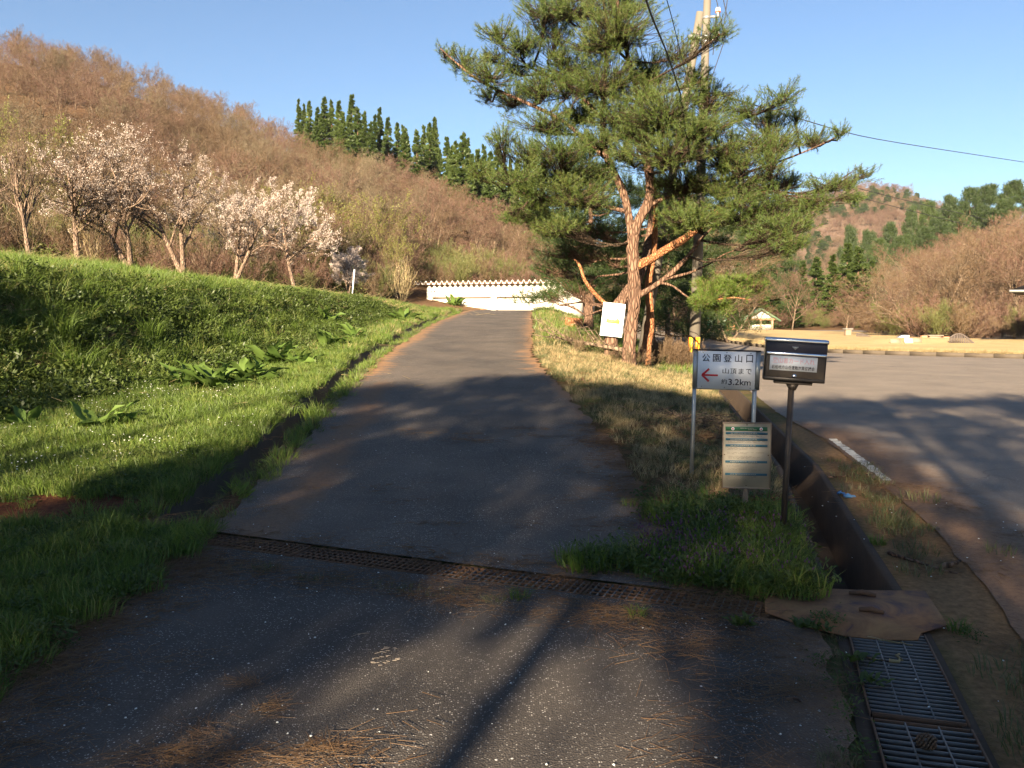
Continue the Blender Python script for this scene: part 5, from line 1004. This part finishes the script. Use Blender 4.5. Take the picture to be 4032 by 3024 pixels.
for px_, Y_, py0, py1, l in ((711, 82, 317, 325, 'taller green sign board on a thin post beside the park road'), (723, 86, 318.5, 325.5, 'lower green sign board just right of the taller one')):
    c = on_lawn(px_, 330, Y_, 0); s_ = empty('green_sign', tuple(c)); tag(s_, l, 'sign'); zt, zb = at(px_, py0, Y_)[2]-c[2], at(px_, py1, Y_)[2]-c[2]; w_ = 7.2*Y_/F if Y_ == 82 else 6.2*Y_/F
    bx('board', (0, -.06, (zt+zb)/2), (w_, .05, zt-zb), m_sgreen, s_); bx('print', (.03, -.088, (zt+zb)/2), (w_*.6, .004, (zt-zb)*.6), m_signpale, s_); MB().tube([(0, 0, -.1), (0, 0, zt)], [.04, .04], 8).build('post', m_steel, s_); bx('base', (0, 0, .35), (.22, .22, .7), m_conc, s_)
# hillock furniture
def hz(px, py, Y): p = at(px, py, Y); p[2] = lawnz(p[0], p[1])-.02; return p
c = hz(903, 337, 47); wd = empty('white_ramp', tuple(c)); tag(wd, 'white wedge-shaped block on the lawn hillock', 'block'); mk('wedge', [(-.38, 0, 0), (.36, 0, 0), (.36, 0, .24), (.08, 0, .24), (-.38, .5, 0), (.36, .5, 0), (.36, .5, .24), (.08, .5, .24)], [[[0, 1, 2, 3], [5, 4, 7, 6], [1, 5, 6, 2], [3, 2, 6, 7], [0, 3, 7, 4]]], m_white, wd)
for px_, mat, l, w in ((895.7, m_stone, 'grey plaque set in the front of the hillock, left of the white one', .5), (908.9, m_white, 'white plaque set in the front of the hillock', .38), (917.4, m_stone, 'grey plaque set in the front of the hillock, right of the white one', .42)):
    c = at(px_, 346, 41.2); c[2] = lawnz(c[0], c[1]); pq = empty('plaque', tuple(c)); tag(pq, l, 'plaque'); MB().box((0, .05, .10), (w, .05, .22), [[1, 0, 0], [0, .94, .34], [0, -.34, .94]]).build('slab', mat, pq)
tb_ = hz(933.7, 335, 47); tt_ = empty('stone_table', tuple(tb_)); tag(tt_, 'low brown stone table on the hillock between two brick stools', 'table'); bx('base', (0, 0, .12), (.62, .5, .24), m_stone, tt_); bx('top', (0, 0, .27), (.82, .65, .06), m_wood, tt_, None, .02)
for px_, l in ((923.9, 'orange brick stool left of the stone table'), (946, 'orange brick stool right of the stone table')): q = hz(px_, 336, 46); s_ = empty('brick_stool', tuple(q)); tag(s_, l, 'stool'); bx('seat', (0, 0, .08), (.3, .25, .18), m_brick, s_, None, .03)
def wave_fence(pts, Y, label, n=46):
    P = []
    for x, yt, yb in pts: P.append((at(x, yt, Y), at(x, yb, Y)))
    T = np.array([a for a, _ in P]); Bt = np.array([b for _, b in P]); t = np.linspace(0, len(P)-1, n); f = lambda A: np.stack([np.interp(t, range(len(P)), A[:, c]) for c in range(3)], 1); T, Bt = f(T), f(Bt)
    for _ in range(3): T[1:-1] = (T[:-2]+2*T[1:-1]+T[2:])/4; Bt[1:-1] = (Bt[:-2]+2*Bt[1:-1]+Bt[2:])/4
    Bt[:, 2] = np.minimum(Bt[:, 2], T[:, 2]-.1)-.25; root = empty('wave_fence', tuple(Bt[0])); tag(root, label, 'fence'); MB().tube(T-Bt[0], [.035]*n, 6).build('rail', m_fence, root)
    for i in range(n): MB().box((T[i]+Bt[i])/2-Bt[0], (.05 if i % 2 else .035, .04, T[i][2]-Bt[i][2])).build('picket', m_fence, root)
wave_fence([(950, 337.5, 338.5), (955.6, 333.8, 338), (962, 333.6, 341), (969, 339, 347.5), (976, 345.3, 349.3), (985, 345.8, 350), (993, 349, 351.5)], 40.9, 'dark wavy picket fence running down the right end of the hillock', 24)
wave_fence([(856.5, 333.3, 336.6), (862, 333.6, 337), (867, 335.5, 337.6), (872, 337.2, 338.2)], 58, 'short dark fence dipping behind the small brown stone', 16)
c = at(1032, 288, 44); br = empty('park_building', (c[0], c[1], 0)); tag(br, 'dark roof corner of a building at the right edge', 'building'); zt = at(1020, 283, 44)[2]; ze = at(1020, 290, 44)[2]
mk('roof', [(-1.1, 0, ze), (8, 0, ze), (8, 3, zt+.9), (3.6, 3, zt+.8), (2.9, 6, ze), (8, 6, ze), (-1.1, 0, ze-.12), (8, 0, ze-.12), (8, 6, ze-.12), (2.9, 6, ze-.12)], [[[0, 1, 2, 3], [3, 2, 5, 4], [6, 9, 8, 7], [0, 6, 7, 1], [4, 9, 6, 0]], [[0, 3, 4]]], m_darkbox, br); bx('wall', (6.5, 3, ze/2-.1), (5, 4.5, ze), m_stone, br); bx('gutter', (3.4, -.06, ze-.05), (9.2, .1, .12), m_steel, br); bx('post', (.9, .3, ze/2-.08), (.18, .18, ze), m_stone, br)
# ---- stump, fallen branch, debris
c = hit(573, 331); st_ = empty('tree_stump', tuple(c)); tag(st_, 'reddish cut stump on the verge beside the dark-stemmed pine', 'stump'); MB().tube([(0, 0, -.1), (0, 0, .1), (.02, 0, .42)], [.42, .33, .30], 14, bump=.08).build('wood', m_barkred, st_, smooth=False)
c = hit(584, 352); fb_ = empty('fallen_branch', tuple(c)); tag(fb_, 'cut branch with grey twigs lying on the verge left of the big pine', 'branch'); mb = MB(); mb.tube([(.9, -.6, .06), (.2, -.1, .18), (-.8, .5, .35)], [.05, .04, .015], 7); 
for i in range(16): a = rng.uniform(0, 1); s0 = np.array([.9-1.7*a, -.6+1.1*a, .08+.25*a]); mb.tube([s0, s0+rng.normal(0, .16, 3)+[-.35, .1, .2], s0+rng.normal(0, .25, 3)+[-.7, .25, .36]], [.014, .009, .004], 4)
mb.build('wood', m_barkgrey, fb_)
def bush(name, px, py, s, protos, label, n, spread, hgt):
    c = hit(px, py); P = np.stack([c[0]+rng.normal(0, spread, n), c[1]+rng.normal(0, spread, n)], 1); P3 = np.column_stack([P, H(P[:, 0], P[:, 1])]); o = scatter(name, P3, rz(n, .2), rng.uniform(.6, 1.1, n)*s, rng.integers(0, len(protos), n), protos, label); return o
g_bush = [leafclump(160, .22, .5, .018, .07, m_grass2, seed=70+i) for i in range(2)]
lv = grow(211, .9, kids=(7, 5, 4), r0=.012, base=.02, up=.4, stems=4, ang=(.5, .7, .8), lr=(.65, .5, .5)); g_bushtw = twig_mesh('bush_twigs', lv, .008, m_twig, 1, 3)
bush('verge_brush', 604, 357, .45, g_bush+[g_bushtw], 'olive low brush at the foot of the big pine', 44, .55, .5)
bush('dead_brush', 678, 372, .72, [g_bushtw, g_bushtw, g_bush[0]], 'dry leafless bush left of the utility pole', 34, .38, .7)
heap('brush_heap', 712, 410, 10.4, 260, .35, .22, .22, .22, .007, m_barkgrey, 'heap of grey twigs on orange litter behind the sign'); heap('bark_litter', 716, 420, 9.6, 1500, .38, .28, .05, .06, .006, m_straw, 'orange bark litter behind the signs')
heap('straw_heap', 766, 492, 6.5, 1300, .22, .18, .08, .16, .0025, m_straw, 'heap of brown straw behind the card box post'); heap('needle_heap', 640, 350, 20, 10, .3, .3, .02, .1, .003, m_straw, 'pine needles by the trunks')
for (px_, py_, n, sx, sy) in ((275, 768, 210, .16, .05), (250, 690, 60, .05, .02), (160, 764, 170, .16, .05), (205, 745, 90, .06, .07), (265, 715, 60, .03, .05), (322, 758, 70, .05, .04), (435, 528, 70, .12, .03), (655, 540, 60, .12, .03), (560, 572, 200, .45, .015), (470, 612, 160, .5, .02), (640, 618, 200, .35, .02), (715, 655, 160, .25, .06), (800, 690, 200, .12, .12)):
    c = hit(px_, py_); x = c[0]+rng.normal(0, sx, n); y = c[1]+rng.normal(0, sy, n)-(.4*(x-c[0]) if sx > .3 else 0); a = rng.normal(rng.uniform(0, 3), .8, n); A = np.stack([x, y, H(x, y)+.022+.012*rng.random(n)], 1); l = rng.uniform(.05, .11, n)
    B = A+np.stack([np.cos(a)*l, np.sin(a)*l, rng.normal(0, .006, n)], 1); B[:, 2] = np.maximum(B[:, 2], H(B[:, 0], B[:, 1])+.018); tag(MB().segs(A, B, .0009, .0006, 3).build('needle_bundle', m_straw), 'matted brown pine needles on the asphalt', kind='stuff')
def twig_on(px, py, px1, py1, r, label, name='twig', mat=m_bark):
    a, b2 = hit(px, py), hit(px1, py1); t = np.linspace(0, 1, 8)[:, None]; P = a*(1-t)+b2*t+rng.normal(0, .012, (8, 3))*[1, 1, 0]; P[:, 2] = H(P[:, 0], P[:, 1])+r+.016; o = MB().tube(P, r*(1-.5*t[:, 0]), 6, bump=.15).build(name, mat); tag(o, label, 'twig'); return o
twig_on(826, 480, 870, 478, .008, 'dark twig on the dirt near the blue rag'); twig_on(888, 557, 958, 580, .012, 'bark-covered stick lying on the dirt beside the cover plate'); twig_on(945, 572, 962, 566, .016, 'short thick broken stick at the end of the longer one')
twig_on(856, 663, 893, 667, .004, 'thin pale twig lying across the near grate'); twig_on(866, 642, 912, 650, .005, 'pale split twig at the lower edge of the cover plate', mat=m_dry); twig_on(786, 705, 805, 708, .006, 'small dark twig on the brown litter'); twig_on(740, 540, 762, 580, .006, 'grey twig standing in the weeds before the plate'); twig_on(893, 668, 900, 660, .008, 'curled pale dead leaf piece on the grate', mat=m_dry)
c = hit(845, 497); c[2] += .01; rg_ = MB(); r = np.random.default_rng(8)
P = np.cumsum(r.normal(0, .028, (22, 3))*[1, 1.2, .35], 0); P -= P.mean(0); P[:, 2] = abs(P[:, 2])*.7+.012; rg_.tube(P, .012+.008*r.random(22), 6, bump=.3); o = rg_.build('blue_rag', m_rag, smooth=True); o.scale = (.62, .62, .62); o.location = tuple(c); tag(o, 'scrap of blue cord or cloth on the dirt by the ditch', 'rag')
c = hit(926, 757); pc = MB()
for i in range(60): a = i*2.4; z = (i/60-.5)*.06; rr = .022*math.sqrt(max(0, 1-(z/.034)**2)); pc.box((z, math.cos(a)*rr, math.sin(a)*rr+.03), (.006, .012, .012), np.array(Euler((a, .5, 0)).to_matrix()))
o = pc.build('pine_cone', m_cone); o.location = (c[0], c[1], .02); o.rotation_euler = (0, 0, -.6); tag(o, 'brown pine cone lying on the near grate', 'pine cone')
# broken concrete bits behind the stake
c = hit(748, 520); cb = MB(); 
for i in range(7): cb.box((rng.normal(0, .11), rng.normal(0, .05), .03+.02*rng.random()), rng.uniform(.05, .14, 3)*[1, .8, .5], np.array(Euler(tuple(rng.normal(0, .3, 3))).to_matrix()))
o = cb.build('rubble', m_conc); o.location = tuple(c); tag(o, 'broken grey concrete bits around the notice board stake', kind='stuff')
# ---- cross drain grates: panels with separate bars
gm = {}
def cached(key, fn):
    if key not in gm: gm[key] = fn()
    return gm[key]
def barobj(name, key, d, mat, parent, loc_, rot=0):
    me = cached(key, lambda: MB().box((0, 0, 0), d).build(name, mat, link=False).data); o = bpy.data.objects.new(name, me); COL.objects.link(o); o.parent = parent; o.location = loc_; o.rotation_euler = (0, 0, rot); return o
def grate(x, y, z, ang, L, Wd, nx, nlong, label, grp, mats, tilt=0, cat='drain grate'):
    g = empty('drain_grate', (x, y, z), (tilt, 0, ang)); tag(g, label, cat, grp)
    for s_ in (-1, 1): barobj('side_rail', ('r', L, id(mats[1])), (L-.01, .007, .028), mats[1], g, (0, s_*Wd/2, 0)); barobj('end_rail', ('e', Wd), (.007, Wd-.016, .027), mats[1], g, (s_*(L/2-.01), 0, 0))
    for i in range(nx): barobj('crossbar', ('c', Wd, id(mats[0])), (.0065, Wd-.012, .016), mats[0], g, (-L/2+(i+1)*L/(nx+1), 0, .005))
    for i in range(nlong): barobj('long_bar', ('l', L), (L-.03, .0055, .010), mats[0], g, (0, (-.5+(i+1)/(nlong+1))*Wd, .0095))
    return g
x0, x1 = -2.2, 1.28; ang = math.atan(-.4); npan = 4; Lp = (x1-x0)/math.cos(ang)/npan
labs = ['leftmost panel of the cross drain grating, rusty and half under grass', 'second panel from the left of the cross drain grating', 'greyer third panel of the cross drain grating with a cleaner surface', 'panel of the cross drain grating touching the rusty plate']
for i in range(npan):
    xm = x0+(i+.5)*(x1-x0)/npan; ym = 4.74-.4*xm; grate(xm, ym, float(H(xm, ym))-.004, ang, Lp-.006, .225, 22, 3, labs[i], 'cross drain gratings', (m_gratesteel if i >= 2 else m_rustbar, m_rustbar))
# near right grates over the ditch
for i, (ya, yb, l) in enumerate(((3.02, 3.92, 'near grate panel beside the drive, upper one touching the plate'), (2.0, 3.0, 'nearest grate panel at the bottom right with the pine cone'))):
    xa, xb = float(itp(ya, T_RDR))-.15, float(itp(yb, T_RDR))-.15; a = math.atan2(yb-ya, xb-xa); L_ = math.hypot(xb-xa, yb-ya)
    grate((xa+xb)/2, (ya+yb)/2, .006, a, L_-.01, .335, 24, 2, l, 'grates over the ditch', (m_gratesteel, m_rustbar))
# ---- rusty cover plate
PP = [(784.3, 586.5), (764.5, 597), (765.2, 611.6), (800, 624), (845.2, 634.8), (880, 639), (917.9, 640.1), (921, 633), (947.7, 624.9), (925.2, 590.5), (860, 590.5), (820, 588)]
W3 = []
for px_, py_ in PP: d = ray(px_, py_); t = (CAMZ-.024)/-d[2]; W3.append(np.array([0, 0, CAMZ])+d*t)
W3 = np.array(W3); cc2 = W3.mean(0); W3 -= cc2; n = len(W3); zt = .003*np.sin(W3[:, 0]*7); v = np.concatenate([W3+np.stack([0*zt, 0*zt, zt], 1), [[0, 0, 0]], W3+np.stack([0*zt, 0*zt, zt-.006], 1), [[0, 0, -.006]]]); j = np.arange(n); j2 = (j+1) % n
plo = empty('cover_plate', tuple(cc2)); tag(plo, 'rusty steel plate with two handle slots covering the corner of the ditch', 'cover plate')
mk('plate', v, [np.concatenate([np.stack([j2, j, 0*j+n], 1), np.stack([j+n+1, j2+n+1, 0*j+2*n+1], 1)]), np.stack([j, j2, j2+n+1, j+n+1], 1)], m_rust, plo)
for a_, b_ in (((849, 593), (876, 595.5)), ((859, 609.5), (884, 613))):
    q = []
    for px_, py_ in (a_, b_): d = ray(px_, py_); q.append(np.array([0, 0, CAMZ])+d*((CAMZ-.030)/-d[2])-cc2)
    MB().tube([q[0], (q[0]+q[1])/2+[0, 0, .012], q[1]], [.012, .015, .010], 7, bump=.05).build('handle', m_rustbar, plo)
# ---- dock plants: every large leaf a part
def leafmesh(i):
    r = np.random.default_rng(i); n = 6; V = []; Fq = []
    for k in range(n):
        t = k/(n-1); w = .5*math.sin(math.pi*min(1, t*1.02+.02))**.7*.36*(1-.2*t)+.004; x = t*.95; z = .42*t-.52*t*t+.02*math.sin(t*9+i); V += [(x, -w, z+.05*math.sin(t*12+i)), (x, -w*.5, z-.015), (x, 0, z-.035), (x, w*.5, z-.015), (x, w, z+.05*math.sin(t*10+i*2))]
    for k in range(n-1):
        for m_ in range(4): a = k*5+m_; Fq.append([a, a+1, a+6, a+5])
    return mk('leaf', V, [Fq], m_dock, smooth=True, link=False).data
leaves = [leafmesh(i) for i in range(4)]
def dock(px, py, n, size, label, mat=None):
    c = hit(px, py); root = empty('dock_plant', tuple(c)); tag(root, label, 'plant', 'broad-leaved dock plants')
    for i in range(n):
        o = bpy.data.objects.new('leaf', leaves[i % 4]); COL.objects.link(o); o.parent = root; a = i*2.4+rng.normal(0, .3); f = (i+1)/n; o.location = (math.cos(a)*.03*size+rng.normal(0, .10*size), math.sin(a)*.03*size+rng.normal(0, .05*size), .02); s_ = size*(.36+.25*rng.random()); o.scale = (s_, s_, s_); o.rotation_euler = (rng.normal(0, .3), -rng.uniform(.25, 1.2)*(1.1-f*.4), a)
    return root
dock(250, 383, 30, 1.0, 'large leafy dock at the right of the bright clump on the bank foot'); dock(215, 390, 28, 1.0, 'dock with broad pale leaves in the middle of the bright clump'); dock(186, 388, 18, .85, 'dock at the left end of the bright clump'); dock(272, 366, 26, 1.1, 'dock at the upper right of the bright clump'); dock(300, 366, 16, .85, 'low dock between the bright clump and the ditch')
dock(108, 430, 14, .85, 'lone dock with upright leaves on the lower left verge'); dock(25, 428, 10, .6, 'small dock at the left edge of the verge'); dock(335, 348, 18, 1.1, 'dock beside the ditch farther up the drive'); dock(352, 340, 14, 1.0, 'farther small dock near the ditch'); dock(402, 322, 14, 1.2, 'dock near the far end of the ditch'); dock(455, 306, 16, 1.6, 'dock tuft at the crest beside the drive'); dock(320, 322, 14, 1.2, 'dark dock halfway up the far bank')
dock(700, 560, 3, .42, 'pair of broad green leaves in the weeds before the signs'); dock(722, 556, 2, .4, 'single flat broad leaf lying in front of the stake')
# plantain rosettes by the plate
rosette_leaf = leaves[1].copy(); rosette_leaf.materials.clear(); rosette_leaf.materials.append(m_weed)
for px_, py_, n, s_, l in ((744, 632, 26, .17, 'grey-green weed rosette left of the cover plate'), (806, 634, 22, .15, 'weed rosette at the lower edge of the cover plate'), (822, 636, 16, .14, 'darker weed rosette right beside the other at the plate'), (856, 668, 18, .15, 'weed rosette beside the near grate'), (868, 690, 14, .13, 'lower weed rosette beside the near grate')):
    o = dock(px_, py_, n, s_, l); o.name = 'weed_rosette'; o['group'] = 'weed rosettes by the plate'; o.location.z += .012
    for ch in o.children: ch.location.x *= 1.6; ch.location.y *= 1.6; ch.data = rosette_leaf; ch.scale = tuple(q*.8 for q in ch.scale)
for px_, py_, l in ((519, 601, 'grass tuft in the joint below the middle of the drain'), (636, 619, 'small tuft at the sunlit end of the joint'), (958, 632, 'grass tuft right of the cover plate'), (878, 545, 'green tuft on the dirt by the ditch'), (150, 345, 'tall pale grass clump on the bank'), (60, 345, 'long-bladed grass clump on the steep bank at left'), (78, 380, 'grass clump low on the bank at left'), (232, 350, 'grass clump above the bright docks')):
    c = hit(px_, py_); big_ = py_ < 400; mesh = clump(180 if big_ else 70, .16 if big_ else .05, .5 if big_ else .07, .011 if big_ else .004, .8, m_grass, seed=px_); me = mesh.data; o = bpy.data.objects.new('grass_tuft', me); COL.objects.link(o); o.location = tuple(c); tag(o, l, 'grass tuft')

# ------------------------------------------------------------------ thin evening haze over the whole place
def f_haze(n, out):
    v = n.n('VolumePrincipled'); v.inputs['Color'].default_value = (.93, .95, 1, 1); v.inputs['Density'].default_value = .0001; v.inputs['Anisotropy'].default_value = .2; n.l(v.outputs[0], out.inputs['Volume'])
hz_ = MB().box((200, 360, 95), (1300, 960, 210)).build('haze', M('haze_air', f_haze)); tag(hz_, 'thin evening haze filling the valley', kind='stuff')

mb = MB(); r = np.random.default_rng(77)
for a_, b_ in (((377, 657), (400, 652)), ((374, 662), (392, 659)), ((384, 667), (402, 661)), ((380, 654), (390, 651)), ((372, 666), (381, 668)), ((350, 640), (368, 636))):
    p0, p1 = hit(*a_), hit(*b_)
    for k in range(9):
        t = r.random(); q_ = p0*(1-t)+p1*t+r.normal(0, .006, 3)*[1, 1, 0]; mb.box((q_[0], q_[1], float(H(q_[0], q_[1]))+.0145), (r.uniform(.006, .022), r.uniform(.0015, .0032), .002), np.array(Euler((0, 0, r.normal(.15, .3))).to_matrix()))
tag(mb.build('scratch_mark', m_faded), 'pale scrape marks on the dark asphalt', kind='stuff')
